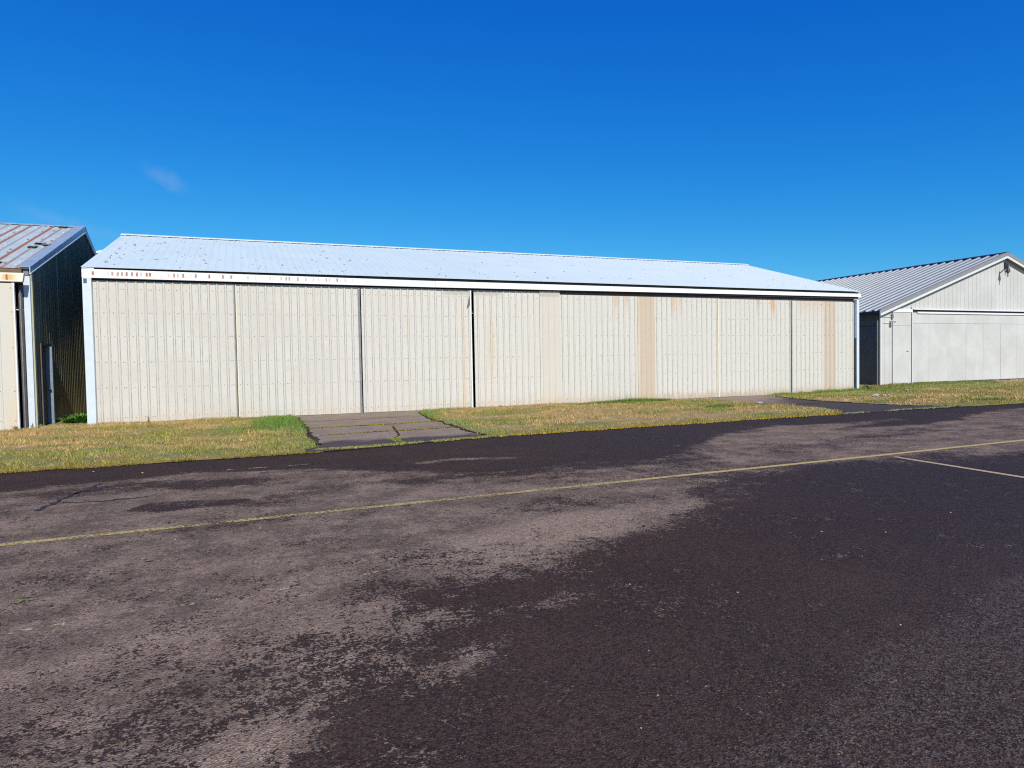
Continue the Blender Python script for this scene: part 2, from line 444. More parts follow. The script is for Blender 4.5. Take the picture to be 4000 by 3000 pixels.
def m_fascia(g, b):
    p = g.pos(); x, y, z = g.sep(p)
    n = g.noise(g.comb(x, 0.0, 0.0), 5.5, 3, .8); n2 = g.noise(p, 22, 4, .7); n3 = g.noise(p, 1.3, 3)
    c = g.mix(n3.step(.4, .6), (.80, .82, .85), (.84, .85, .86))
    c = g.mix(x.band(3.5, 5.85, .02)*.55, c, (.66, .76, .76))
    zone = z.band(4.055, 4.175, .012)*x.step(5.0, 1.5)*x.step(-3.95, -3.7)
    k = None
    for mx_, st_ in MARKS:
        q = (x+(n2-.5)*.03).band(mx_-.026, mx_+.026, .014)*st_
        k = q if k is None else k+q
    k = (k*(n2*1.2+.3)).clamp()*z.band(4.065, 4.175, .012)
    c = g.mix(k.clamp(), c, (.33, .11, .015))
    halo = (z.band(4.01, 4.08, .02)+zone*.4)*n.step(.50, .66)*x.step(.5, -1.5)
    c = g.mix(halo*.55, c, (.72, .42, .18))
    dots = z.band(4.03, 4.07, .01)*g.vor(g.comb(x, 0.0, 0.0), 4.2).step(.10, .05)*x.band(5.8, 9.4, .1)
    c = g.mix(dots*.8, c, (.25, .12, .07))
    return c
M_fascia = material('white_fascia', m_fascia, .45, spec=.4)
def m_white(g, b):
    p = g.pos(); x, y, z = g.sep(p)
    n = g.noise(p, 6, 4); sp = g.vor(p, 2.6).step(.05, .03)
    c = g.mix(n.step(.4, .7), (.60, .68, .74), (.66, .72, .76))
    return g.mix(sp*.7, c, (.35, .38, .4))
M_white = material('white_post', m_white, .5)
M_trimw = material('white_edge_trim', lambda g, b: g.mul((.78, .77, .72), g.noise(g.pos(), 9, 4)*.3+.85), .5)
M_trimc = material('cream_edge_trim', lambda g, b: g.mul((.78, .68, .50), g.noise(g.pos(), 9, 4)*.4+.8), .5)
M_galv = material('grey_galvanised_trim', lambda g, b: g.mul((.22, .225, .235), g.noise(g.pos(), 6, 5, .8)*1.6+.25), .5, .3)
M_brown = material('rust_brown_trim', lambda g, b: g.mul((.17, .105, .055), g.noise(g.pos(), 9, 4)+.5), .7)
M_dark = material('dark_board_and_gap_shade', lambda g, b: g.mul((.035, .028, .026), g.noise(g.pos(), 9, 4)+.5), .8)
M_purl = material('dark_track_metal', lambda g, b: g.mul((.09, .08, .08), g.noise(g.pos(), 5, 4)+.5), .6, .3)
def m_roof(g, b):
    p = g.pos(); x, y, z = g.sep(p)
    n = g.noise(p, .7, 4); st = g.noise(g.comb(x*5, y*.35, 0.0), 1, 4, .6); nf = g.noise(p, 12, 4, .6)
    c = g.mix(n.step(.35, .65), (.61, .71, .665), (.65, .74, .69))
    c = g.mix(x.step(2, 22)*.6, c, (.77, .82, .76))
    c = g.mix(st.step(.5, .75)*.25, c, (.50, .59, .62))
    c = g.mix((nf+(n-.5)*.5).step(.70, .80)*.25, c, (.36, .38, .42))
    return c
M_roof = material('pale_blue_white_roof', m_roof, .42, .0, .5)
M_spot = material('roof_rust_spots', lambda g, b: g.mul((.36, .32, .31), g.noise(g.pos(), 3, 3)+.4), .8)
M_cap = material('ridge_cap_metal', lambda g, b: (.74, .79, .82), .4)
def m_roof1(g, b):
    p = g.pos(); x, y, z = g.sep(p)
    n = g.noise(p, 1.2, 4); nf = g.noise(p, 14, 4, .65)
    c = g.mix(n.step(.35, .65), (.42, .51, .50), (.52, .59, .56))
    # rust runs down the lower side of each rib
    u = ((x+5.0)/.305)
    ph = (u*-1.0 + .5).frac()
    idn = g.vor(g.comb((u*-1.0+.5)._m('FLOOR'), 0.0, 0.0), 1.0, 'Cell')
    w = idn*.10+.045 + (g.noise(g.comb(x*2, y*1.2, 0.0), 1, 3)-.5)*.07
    k = ((ph-.56).abs() - w).step(.05, .0)*((idn*.4+.6))*x.step(-5.0, -5.3)
    c = g.mix(k, c, (.42, .165, .06))
    c = g.mix(((y+(nf-.5)*.7).step(21.4, 20.6))*nf.step(.45, .65)*.8, c, (.42, .20, .09))
    c = g.mix(nf.step(.66, .78)*.35, c, (.42, .27, .17))
    return c
M_roof1 = material('rusty_galvanised_roof', m_roof1, .5, .15)
M_washer = material('weathered_washer', lambda g, b: g.mix(g.vor(g.pos(), 2.2, 'Cell').step(.4, .6), (.52, .55, .55), (.20, .17, .15)), .5, .2)
M_flash = material('blue_grey_flashing', lambda g, b: g.mul((.38, .48, .55), g.noise(g.pos(), 3, 4, .7)*.7+.62), .42, .3)
def m_side(g, b):  # olive, darker than the cream front
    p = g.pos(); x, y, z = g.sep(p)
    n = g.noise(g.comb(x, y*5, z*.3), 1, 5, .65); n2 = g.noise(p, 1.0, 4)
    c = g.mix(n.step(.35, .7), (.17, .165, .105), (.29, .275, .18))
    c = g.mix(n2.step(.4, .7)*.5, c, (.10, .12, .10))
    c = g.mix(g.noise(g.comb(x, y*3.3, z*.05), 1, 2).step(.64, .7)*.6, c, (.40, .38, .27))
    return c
M_side = material('olive_sheet', m_side, .7, spec=.2)
def m_door1(g, b):
    p = g.pos(); x, y, z = g.sep(p)
    n = g.noise(g.comb(x*6, y, z*.3), 1, 4)
    c = g.mix(n.step(.4, .7), (.60, .575, .50), (.64, .57, .45))
    return g.mix((z+(n-.5)*1.4).step(1.6, .1)*x.step(-5.75, -5.45)*.5, c, (.66, .50, .32))
M_door1 = material('cream_flat_door', m_door1, .55)
def m_fasc1(g, b):
    p = g.pos(); x, y, z = g.sep(p)
    n = g.noise(p, 8, 4, .7)
    c = g.mix(n.step(.4, .7), (.78, .74, .62), (.80, .72, .56))
    c = g.mix(x.step(-5.20, -5.40)*x.step(-5.6, -5.47)*z.band(3.80, 3.94, .02), c, (.78, .44, .14))
    return g.mix(x.band(-5.465, -5.425, .01)*z.band(3.80, 3.94, .008), c, (.36, .12, .04))
M_fasc1 = material('rust_stained_cream_fascia', m_fasc1, .5)
def m_b3(g, b):
    p = g.pos(); x, y, z = g.sep(p)
    n = g.noise(p, .9, 4); v = g.noise(g.comb(x*5, y, z*.4), 1, 5, .65); nf = g.noise(p, 16, 4)
    c = g.mix(n.step(.35, .65), (.53, .525, .49), (.59, .585, .55))
    c = g.mix(v.step(.5, .75)*.30, c, (.50, .475, .44))
    gz = z.step(3.80, 3.86)
    gr = ((x/.305).frac()-.5).abs().step(.47, .495)*gz
    c = g.mix(gr*g.noise(g.comb(x*3, 0.0, z*2), 1, 3).step(.35, .6)*.55, c, (.30, .30, .31))
    return g.mul(c, nf*.12+.94)
M_b3 = material('pale_grey_plywood', m_b3, .7, spec=.25)
M_b3s = material('grey_green_side_wall', lambda g, b: g.mul((.15, .16, .155), g.noise(g.pos(), 2, 4)*.6+.7), .8, spec=.2)
M_b3t = material('pale_trim_board', lambda g, b: g.mul((.66, .69, .66), g.noise(g.pos(), 6, 4)*.2+.9), .6)
M_b3w = material('bright_track_cover', lambda g, b: g.mul((.78, .80, .79), g.noise(g.pos(), 6, 4)*.15+.92), .5)
M_b3r = material('blue_grey_standing_seam', lambda g, b: g.mul((.40, .415, .39), g.noise(g.pos(), 1.5, 4)*.3+.85), .50, .7)
M_b3f = material('warm_grey_rake_flashing', lambda g, b: g.mul((.30, .285, .28), g.noise(g.pos(), 5, 5, .7)*.5+.75), .55, .2)
M_b3c = material('dark_ridge_metal', lambda g, b: (.035, .05, .10), .5, .2)
M_b3c2 = material('slate_plate', lambda g, b: (.07, .09, .13), .6)
M_groove = material('dark_joint', lambda g, b: (.26, .265, .26), .8)
M_b3s2 = material('grey_strip', lambda g, b: g.mix(g.noise(g.comb(0.0, 0.0, g.sep(g.pos())[2]*3), 1, 3).step(.4, .6), (.42, .42, .40), (.53, .53, .51)), .8)
M_lamp = material('dark_lamp_metal', lambda g, b: (.06, .05, .07), .5, .3)
M_lens = material('grey_lens', lambda g, b: (.10, .11, .10), .2)
M_conc = material('footing_concrete', lambda g, b: g.mul((.30, .29, .26), g.noise(g.pos(), 9, 4)*.6+.7), .9, spec=.2)
M_int = material('dim_interior_wall', lambda g, b: (.12, .11, .10), .9, spec=.1)
M_bdoor = material('brown_side_door', lambda g, b: g.mul((.115, .085, .07), g.noise(g.pos(), 12, 4)*.6+.7), .7)
M_jamb = material('slate_blue_jamb', lambda g, b: g.mul((.20, .25, .32), g.noise(g.pos(), 8, 4)*.6+.7), .7)
M_olive = material('olive_corner_trim', lambda g, b: (.42, .41, .26), .6)
M_leaf = material('weed_leaf', lambda g, b: g.mix(g.noise(g.pos(), 9, 3).step(.35, .65), (.07, .21, .025), (.15, .31, .045)), .6, spec=.3)
M_leafd = material('dry_weed_stalk', lambda g, b: g.mix(g.noise(g.pos(), 9, 3).step(.35, .65), (.22, .17, .07), (.14, .17, .05)), .8, spec=.2)
M_leafy = material('yellow_green_weed', lambda g, b: g.mix(g.noise(g.pos(), 9, 3).step(.35, .65), (.16, .20, .045), (.24, .25, .07)), .7, spec=.2)
M_stone = material('pale_stone', lambda g, b: g.mul((.36, .30, .25), g.noise(g.pos(), 30, 3)*.6+.7), .85)
M_stonew = material('white_stone', lambda g, b: g.mul((.42, .38, .35), g.noise(g.pos(), 30, 3)*.4+.8), .85)
M_rock = material('reddish_block', lambda g, b: g.mix(g.noise(g.pos(), 12, 4).step(.4, .65), (.17, .11, .085), (.36, .27, .20)), .9)

# ------------------------------------------------------------------ ground sheet
def axis(lo, hi, step, far_lo, far_hi):
    a = np.arange(lo, hi+1e-6, step)
    l = [lo-step*1.35**k*(k+1)*.8 for k in range(1, 60)]; l = [v for v in l if v > far_lo][::-1]
    r = [hi+step*1.35**k*(k+1)*.8 for k in range(1, 60)]; r = [v for v in r if v < far_hi]
    return np.array([far_lo]+l+list(a)+r+[far_hi])
xs = axis(-7, 46, .12, -2500, 2500); ys = axis(11.2, 24.6, .09, -2500, 3500)
X, Y, F = grid_np(xs, ys)
Z = ground_h(X, Y); C = turf_color(X, Y)*.8
o = mesh_np('ground', np.stack([X, Y, Z], 1), F, M_ground, {'tint': ('FLOAT_COLOR', np.concatenate([C, np.ones((len(C), 1))], 1))})
tag(o, 'mottled green and straw coloured turf verge running along the hangars', 'ground', kind='structure')

# ------------------------------------------------------------------ asphalt
STRIP = [(-60, 10.05), (-2.9, 10.1), (-1.9, 10.36), (-.7, 10.5), (.4, 10.3), (1.05, 10.0), (1.9, 9.3), (2.35, 9.25), (2.8, 9.0), (3.4, 8.7), (4.65, 8.9), (5.5, 8.6),
         (6.4, 8.9), (7.0, 9.5), (8.3, 10.4), (9.5, 11.1), (11.1, 11.5), (12.3, 10.3), (13.6, 10.1), (15.5, 10.4), (17, 11.3), (19, 11.9), (24, 12.0), (60, 12), (60, 14), (-60, 14)]
BIG = [(80, 6.2), (14, 6.25), (10.9, 6.2), (9.6, 6.35), (8.95, 6.75), (8.2, 6.95), (6.86, 7.0), (6.0, 6.6), (5.4, 6.15), (5.15, 5.8), (4.4, 5.3), (3.5, 4.95), (2.9, 4.75),
       (2.46, 4.5), (2.2, 4.4), (1.99, 4.1), (1.7, 4.2), (1.43, 4.1), (1.2, 3.85), (1.2, 3.6), (.95, 3.55), (.75, 3.35), (.6, 3.22), (.47, 3.0), (.32, 2.8), (.2, 2.5), (-.2, 2.0), (-.9, 1.0), (-2, -3), (80, -3)]
DARKS = [([(2.35, 9.1), (2.5, 8.1), (3.4, 7.8), (4.65, 8.0), (5.6, 7.75), (6.6, 8.2), (6.8, 9.2), (4.5, 9.2)], .58, .25),
         ([(-1.32, 8.1), (-1.14, 8.45), (-.66, 8.36), (-.07, 8.2), (-.1, 7.98), (-.45, 7.86), (-.95, 7.82)], .75, .05),
         ([(0.1, 8.25), (1.1, 8.5), (1.1, 8.1), (.2, 7.9)], .40, .2),
         ([(1.6, 8.5), (2.1, 8.75), (2.5, 8.15), (2.2, 7.8), (1.65, 7.9)], .55, .15),
         ([(2.6, 6.6), (3.2, 6.75), (3.8, 6.4), (5.2, 6.3), (5.0, 5.8), (4.2, 5.8), (3.5, 5.85), (2.8, 5.95)], .42, .2),
         ([(4.8, 7.05), (6.6, 7.3), (6.4, 6.6), (5.0, 6.3)], .35, .2),
         ([(1.0, 5.3), (1.55, 5.45), (2.1, 5.0), (1.8, 4.78), (1.3, 4.72), (1.0, 4.75)], .40, .15),
         ([(.55, 4.4), (.9, 4.62), (1.4, 4.35), (1.9, 4.3), (1.2, 3.9), (.8, 3.9)], .36, .18),
         ([(-.25, 3.75), (.3, 3.98), (.8, 3.5), (.6, 3.2), (.15, 3.1), (-.15, 3.3)], .30, .2),
         ([(-1.1, 3.45), (-.7, 3.6), (-.3, 3.5), (-.05, 3.05), (-.2, 2.6), (-1, 2.5)], .32, .2),
         ([(-2.6, 10.0), (-1.9, 10.2), (-.6, 10.1), (.5, 9.5), (.3, 8.9), (-1.2, 8.9), (-2.1, 8.9)], .30, .25),
         ([(-1.2, 9.4), (-.4, 9.9), (.1, 9.5), (-.6, 9.1)], .30, .15),
         ([(-3.4, 8.6), (-1.9, 8.6), (-1.7, 7.7), (-3.2, 7.5)], .22, .3),
         ([(9, 9.5), (13, 9.9), (13, 8.9), (10, 8.6)], .35, .3),
         ([(7, 8.8), (9, 9.2), (9.4, 8.4), (7.5, 8.0)], .40, .3),
         ([(18, 11.5), (26, 11.6), (26, 10.9), (19, 10.7)], .4, .3)]
LIGHTS = [([(-.05, 2.98), (.17, 3.02), (.29, 2.87), (.24, 2.66), (.05, 2.6), (-.08, 2.75)], .20, .10), ([(1.2, 5.0), (2.2, 5.9), (3.4, 6.4), (4.6, 6.35), (4.4, 5.6), (3.0, 4.9), (2.3, 4.7), (1.6, 4.45)], .08, .3),
          ([(9, 10.6), (11, 11.2), (14.5, 11.5), (14.5, 11.0), (11.5, 10.5), (9.5, 10.2)], .6, .2),
          ([(2.3, 9.95), (3.2, 10.1), (4.1, 9.8), (4.0, 9.6), (3.2, 9.85), (2.4, 9.75)], .62, .08),
          ([(7.6, 9.6), (9.6, 9.9), (12, 10.0), (12, 9.5), (9, 9.2)], .3, .25),
          ([(1.55, 3.85), (1.9, 3.95), (1.95, 3.75), (1.65, 3.68)], .35, .1),
          ([(.75, 3.18), (1.0, 3.3), (1.25, 3.4), (1.1, 3.1), (.9, 3.0)], .45, .15)]
COARSE = [(80, 14), (5.6, 3.25), (4.997, 2.945), (3.866, 2.689), (3.092, 2.526), (2.423, 2.267), (1.907, 2.112), (1.3, 1.95), (.4, 1.2), (.4, -3), (80, -3)]
WARM = [([(-1.0, 3.95), (-.75, 4.25), (-.55, 4.4), (-.35, 4.2), (-.7, 3.85)], .8), ([(-.45, 5.0), (.3, 5.2), (.5, 4.85), (-.2, 4.6)], .4),
        ([(1.9, 5.5), (2.8, 5.9), (3.6, 5.75), (3.0, 5.0), (1.6, 4.6), (1.2, 5.0)], 1.0), ([(.2, 2.9), (.6, 3.4), (1.3, 3.9), (1.0, 4.3), (.2, 4.1), (-.2, 2.6)], .55)]
xs = axis(-4.2, 26, .06, -400, 400); ys = axis(1.2, 12.0, .055, -400, 12.01)
ys = ys[ys <= 12.02]
X, Y, F = grid_np(xs, ys)
t = sst(Y, 10.2, 12.0); Y = Y+t*(edge(X)+.45-12.0)
nz_ = (fbm(X, Y, 1.4, 4)-.5)
wx = X+(fbm(X+5, Y, 1.1, 3)-.5)*.5; wy = Y+(fbm(X, Y+9, 1.1, 3)-.5)*.38
near = sst(Y, 7, 3.2); wx = X+(wx-X)*(1-.6*near); wy = Y+(wy-Y)*(1-.6*near)
D = np.full(X.shape, .24)
def add(poly, v, soft):
    global D
    k = 1-sst(sdf(wx, wy, poly), -soft, soft); D = D+k*v
q_ = sdf(wx, wy, STRIP); D = D+(1-sst(q_, -.10, .12))*.55+(1-sst(q_, -.35-.05*X.clip(0, 12), .35))*.5
q_ = sdf(wx, wy, BIG); k = (1-sst(q_, -.15, .18+.03*Y))*.30+(1-sst(q_, -.85, 1.0))*.72
D = np.maximum(D, .24+k*.92)
for p_, v, s_ in DARKS: add(p_, v*(.85 if s_ > .06 else 1), s_*1.5)
for p_, v, s_ in LIGHTS: add(p_, -v-.15, s_)
D = D + (fbm(X*.7, Y*2.6, 1.0, 4)-.5)*.9*(1-near)*(D < .8)
CZ = 1-sst(sdf(X+nz_*.3, Y+nz_*.3, COARSE), -.12, .05)
CZ = np.maximum(CZ, .42*(1-sst(Y, 2.0, 4.6)))
WM = np.zeros(X.shape)
for p_, v in WARM: WM = np.maximum(WM, v*(1-sst(sdf(wx, wy, p_), -.15, .25)))
o = mesh_np('asphalt_apron', np.stack([X, Y, np.zeros_like(X)], 1), F, M_asph,
            {'dark': ('FLOAT', D), 'coarse': ('FLOAT', CZ), 'warm': ('FLOAT', WM)})
tag(o, 'dark patched asphalt taxiway with pale worn areas', 'apron', kind='structure')

# driveways
for nm, DL, DR, lab in (('driveway', D1L, D1R, 'cracked grey driveway leading to the third and fourth door'), ('driveway', D2L, D2R, 'dark driveway leading to the sixth door')):
    V = []; Fq = []
    yy = np.linspace(0, 1, 60)
    for i, t_ in enumerate(yy):
        for j in range(13):
            y_ = 12.4+t_*8.9; l, r_ = DL(y_)-.35, DR(y_)+.35; x_ = l+(r_-l)*j/12
            e_ = float(edge(x_))+.0; y_ = e_+(21.3-e_)*t_
            V.append((x_, y_, .012+.004*math.sin(i*.6+j)))
    for i in range(len(yy)-1):
        for j in range(12):
            a = i*13+j; Fq.append((a, a+1, a+14, a+13))
    tag(mesh_np(nm, V, Fq, M_drive), lab, 'driveway', kind='structure')

# painted lines and tar lines
def ribbon(name, pts, w, mat, z=.004, label='', cat='marking', taper=False, n=12, jit=0):
    V = []; Fq = []
    P = []
    for a, b in zip(pts[:-1], pts[1:]):
        for k in range(n): P.append((a[0]+(b[0]-a[0])*k/n, a[1]+(b[1]-a[1])*k/n))
    P.append(pts[-1])
    if jit: P = [(x+random.uniform(-jit, jit), y+random.uniform(-jit, jit)) for x, y in P]
    for i, (x, y) in enumerate(P):
        q = P[min(i+1, len(P)-1)]; r_ = P[max(i-1, 0)]
        dx, dy = q[0]-r_[0], q[1]-r_[1]; L = math.hypot(dx, dy); nx, ny = -dy/L, dx/L
        ww = w/2*(random.uniform(.4, 1.3) if taper else 1)
        V += [(x+nx*ww, y+ny*ww, z), (x-nx*ww, y-ny*ww, z)]
    for i in range(len(P)-1): Fq.append((2*i+1, 2*i+3, 2*i+2, 2*i))
    o = mesh_np(name, V, Fq, mat); return tag(o, label, cat, kind='structure')
ribbon('centre_line', [(-30, 6.2), (-2, 6.972), (.56, 7.041), (4.22, 7.139), (8.78, 7.253), (12.5, 7.392), (40, 8.3)], .105, M_yellow, label='worn yellow centre line along the asphalt')
ribbon('lead_in_line', [(8.94, 7.05), (8.73, 5.15), (8.2, .35), (7.7, -4)], .095, M_pale, label='pale line branching off the yellow line')
ribbon('old_line', [(-1.6, 4.56), (-.914, 4.625), (-.03, 4.69), (1.2, 4.86)], .045, M_oldp, label='flaked remains of an older line')
ribbon('old_line', [(-.9, 10.62), (0.2, 10.60), (1.0, 10.62)], .06, M_oldp, label='flaked remains of an edge line')
for pts in ([(1.45, 16.55), (3.2, 16.65), (4.8, 16.75)], [(1.45, 14.75), (3.0, 14.9), (4.6, 14.95)], [(1.3, 18.6), (4.9, 18.75)], [(3.3, 16.0), (3.15, 14.9), (3.0, 13.9), (2.75, 13.3), (2.75, 12.4)], [(15.9, 16.4), (17.2, 16.3), (18.3, 16.4)]):
    ribbon('joint_line', pts, .05, M_soil_shade, .021, 'dark open joint across the driveway', taper=True, n=14, jit=.012)
for DD in (D1L, D1R, D2L, D2R):
    ribbon('soil_shade_edge', [(float(DD(y_)), y_) for y_ in np.arange(13.0, 21.0, .8)], .13, M_soil_shade, .024, 'dark soil margin where the verge meets a driveway', taper=True, n=5, jit=.05)
ribbon('soil_shade_edge', [(x_, float(edge(x_))-.03) for x_ in np.arange(-12, 30, .9)], .07, M_soil_shade, .006, 'painted line of shade where turf meets asphalt', taper=True, n=4, jit=.01)  # shade below the turf edge, painted as a dark ribbon
for pts in ([(-1.80, 10.2), (-1.86, 9.75), (-1.95, 9.5), (-2.02, 9.0), (-2.1, 8.5)], [(-1.95, 9.5), (-1.6, 9.9), (-.9, 10.0)], [(-2.0, 8.9), (-1.5, 8.8), (-1.1, 8.85)]):
    ribbon('tar_line', pts, .055, M_tar, .003, 'irregular dark crack across the asphalt', taper=True, n=7, jit=.035)

# ------------------------------------------------------------------ grass
def blades(name, px, py, h, w, lean, col, zf, mat=M_blade):
    n = len(px); a = RNG.random(n)*2*math.pi; la = RNG.random(n)*2*math.pi
    ca, sa = np.cos(a)*w/2, np.sin(a)*w/2
    z0 = zf(px, py)-.006
    tx, ty = px+np.cos(la)*h*lean, py+np.sin(la)*h*lean
    V = np.stack([np.stack([px-ca, py-sa, z0], 1), np.stack([px+ca, py+sa, z0], 1), np.stack([tx, ty, z0+h], 1)], 1).reshape(-1, 3)
    Fq = np.arange(3*n).reshape(-1, 3)
    c = np.repeat(np.clip(col, 0, 1), 3, axis=0); c = np.concatenate([c, np.ones((len(c), 1))], 1)
    return mesh_np(name, V, Fq, mat, {'tint': ('FLOAT_COLOR', c)})
def scatter(x0, x1, y0, y1, dens, keep):
    n = int((x1-x0)*(y1-y0)*dens); x = RNG.uniform(x0, x1, n); y = RNG.uniform(y0, y1, n)
    k = keep(x, y); return x[k], y[k]
parts_ = []
def jitter(c, s=.28): return c*(1+(RNG.random((len(c), 1))-.5)*2*s)+(RNG.random(c.shape)-.5)*.02
onturf = lambda x, y: (turf_mask(x, y) > -.02) & (in_building(x, y) > .02)
PX, PY, PH, PW, PC = [], [], [], [], []
def push(x, y, h, w, c): PX.append(x); PY.append(y); PH.append(h); PW.append(w); PC.append(c)
for (x0, x1, y0, y1, dn) in ((-6.5, 1.6, 11.8, 21.1, 800), (4.4, 16.4, 12, 21.1, 520), (17.8, 30, 12.7, 24, 330), (30, 46, 12.7, 23.7, 170)):
    x, y = scatter(x0, x1, y0, y1, dn, onturf)
    tall = fbm(x, y, 1.9, 3); h = (.014+.055*sst(tall, .3, .75))*RNG.uniform(.6, 1.5, len(x))
    e = np.exp(-(y-edge(x))/.15); h = h*(1+.2*e)
    push(x, y, h, RNG.uniform(.007, .022, len(x))*(1+(x > 18)*.6), jitter(turf_color(x, y)*1.60*np.array([1.03, 1.0, .80]), .30))
# fringe of dry grass at the foot of the doors and walls
for (x0, x1, y0, y1, dn, hh, cc_) in ((-3.7, 1.3, 20.86, 21.08, 900, .05, (.34, .25, .12)), (5.3, 13.4, 20.8, 21.06, 700, .06, (.26, .23, .09)),
                                  (19.5, 24.6, 20.5, 21.07, 900, .10, (.20, .24, .05)), (-7, -5.1, 19.6, 20.4, 500, .06, (.28, .22, .1)),
                                  (29.2, 37, 22.8, 23.5, 420, .10, (.20, .23, .06)), (24.6, 29, 21.2, 23, 300, .11, (.18, .22, .05)),
                                  (-5, -4, 20.2, 21.4, 700, .04, (.42, .30, .16))):
    x, y = scatter(x0, x1, y0, y1, dn, lambda x, y: in_building(x, y) > .0)
    k = fbm(x, y, 3, 2) > .35; x, y = x[k], y[k]
    push(x, y, hh*RNG.uniform(.4, 1.4, len(x)), RNG.uniform(.008, .016, len(x)), jitter(np.tile(np.array(cc_), (len(x), 1))))
# lush green clumps
def clump(cx, cy, rx, ry, n, h, c):
    a = RNG.random(n)*2*math.pi; r_ = np.sqrt(RNG.random(n)); x = cx+np.cos(a)*r_*rx; y = cy+np.sin(a)*r_*ry
    push(x, y, h*RNG.uniform(.5, 1.2, n)*(1.1-.6*r_), RNG.uniform(.010, .02, n), jitter(np.tile(np.array(c), (n, 1)), .35))
clump(.85, 18.2, .75, 1.9, 3800, .16, (.15, .24, .04)); clump(.3, 17.6, 1.1, 1.6, 2200, .09, (.19, .24, .06)); clump(1.15, 16.6, .3, 1.2, 1200, .11, (.17, .25, .06))
clump(12.9, 20.45, 1.6, .32, 3200, .17, (.11, .20, .025)); clump(11.3, 20.3, .8, .25, 900, .10, (.14, .2, .04)); clump(13.5, 16.6, .55, .35, 900, .12, (.12, .2, .03))
clump(5.0, 19.2, .35, 1.3, 1500, .10, (.18, .27, .07)); clump(4.85, 16, .25, 1.6, 1300, .07, (.24, .28, .10)); clump(4.9, 13.6, .3, .7, 900, .06, (.25, .28, .09))
clump(20.8, 18.6, 1.5, 1.4, 2600, .07, (.20, .25, .06)); clump(25.3, 20.6, 1.6, 1.1, 2500, .13, (.2, .25, .05)); clump(33, 22.7, 3.5, .7, 3000, .13, (.2, .26, .05))
clump(19.3, 15.3, .7, .9, 800, .06, (.14, .2, .05)); clump(22.6, 14.3, 1.0, .35, 900, .08, (.10, .16, .04))
x, y, h, w, c = map(np.concatenate, (PX, PY, PH, PW, PC))
o = blades('grass', x, y, h, w, .55, c, ground_h)
tag(o, 'short dry and green grass covering the verge in front of the hangars', 'grass', kind='stuff')
# moss and small weeds rooted in the driveway joints and along the asphalt edge
PX, PY, PH, PW, PC = [], [], [], [], []
def seam(pts, n, wd, h, c, gap=.45):
    for a, b in zip(pts[:-1], pts[1:]):
        t = RNG.random(n); x = a[0]+(b[0]-a[0])*t; y = a[1]+(b[1]-a[1])*t+(fbm(x*3, x*0+a[1], 1, 2)-.5)*.18
        k = fbm(x+a[1]*7, y*0, 2.3, 2) > gap; x, y = x[k], y[k]
        push(x+RNG.normal(0, wd, len(x)), y+RNG.normal(0, wd, len(x)), h*RNG.uniform(.4, 1.3, len(x)), RNG.uniform(.012, .03, len(x)), jitter(np.tile(np.array(c), (len(x), 1)), .35))
seam([(1.45, 16.55), (3.2, 16.65), (4.8, 16.75)], 1500, .025, .035, (.30, .28, .03), .3)
seam([(1.45, 14.75), (3.0, 14.9), (4.6, 14.95)], 1100, .025, .03, (.26, .20, .04), .38)
seam([(1.2, 12.25), (2.5, 12.33), (4.9, 12.75)], 2200, .04, .03, (.34, .31, .09), .22)
seam([(14.4, 13.0), (17, 13.05), (19.3, 13.1)], 1300, .05, .03, (.32, .36, .17), .35)
seam([(3.3, 16.0), (3.15, 14.9), (3.0, 13.9), (2.75, 13.3), (2.75, 12.4)], 260, .05, .03, (.26, .34, .04), .5)
seam([(-6, 11.95), (-2, 11.93), (1.2, 11.95)], 1500, .02, .025, (.22, .17, .03), .42)
seam([(4.8, 12.65), (8, 12.78), (11.7, 12.92), (14.5, 12.93)], 1500, .035, .032, (.42, .30, .03), .22)
x, y, h, w, c = map(np.concatenate, (PX, PY, PH, PW, PC))
o = blades('moss', x, y, h, w, .8, c, lambda x, y: np.full(x.shape, .012))
tag(o, 'yellow green moss along driveway joints and asphalt edge', 'moss', kind='stuff')

def weed(x, y, z, n, h, spread, wd, mat, label, cat='weed', name='weed', group=None, droop=.5):
    m = MB()
    for i in range(n):
        a = random.uniform(0, 2*math.pi); L = h*random.uniform(.55, 1.15); s_ = spread*random.uniform(.2, 1)
        ox, oy = x+random.uniform(-.3, .3)*spread, y+random.uniform(-.3, .3)*spread
        d = Vector((math.cos(a), math.sin(a), 0)); q = Vector((-d.y, d.x, 0)); ww = wd*random.uniform(.6, 1.3)
        pr = None
        for k in range(5):
            t = k/4; c_ = Vector((ox, oy, z)) + d*s_*t*t**.3 + Vector((0, 0, L*(t-droop*t*t*.6)))
            wv = ww*(math.sin(math.pi*min(1, t*.9+.12)))*.5+.001
            cur = (c_-q*wv, c_+q*wv)
            if pr: m.face([pr[0], pr[1], cur[1], cur[0]])
            pr = cur
    o = m.build(name, mat, None, loc=(x, y, z), fix=False)
    return tag(o, label, cat, group)
weed(-4.28, 21.9, 0, 150, .40, .42, .045, M_leaf, 'bright green leafy weed filling the gap beside the white corner post')
weed(-4.62, 22.1, 0, 90, .26, .35, .04, M_leaf, 'low bright green weed nearest the dark side wall in the gap')
weed(-5.13, 20.75, 0, 26, .22, .10, .014, M_leafd, 'dry brown weed in front of the left hangar corner post')
weed(-4.98, 20.75, 0, 18, .16, .12, .016, M_leafy, 'small pale weed right of the left hangar corner post')
weed(-5.33, 20.1, 0, 24, .20, .14, .014, M_leafd, 'dry weed against the left hangar door edge')
weed(-2.5, 20.98, 0, 12, .30, .07, .008, M_leafd, 'thin dry stalks standing against the first sliding door')
weed(24.75, 20.75, 0, 60, .34, .26, .022, M_leafy, 'tallest yellow green weed at the right end of the long hangar')
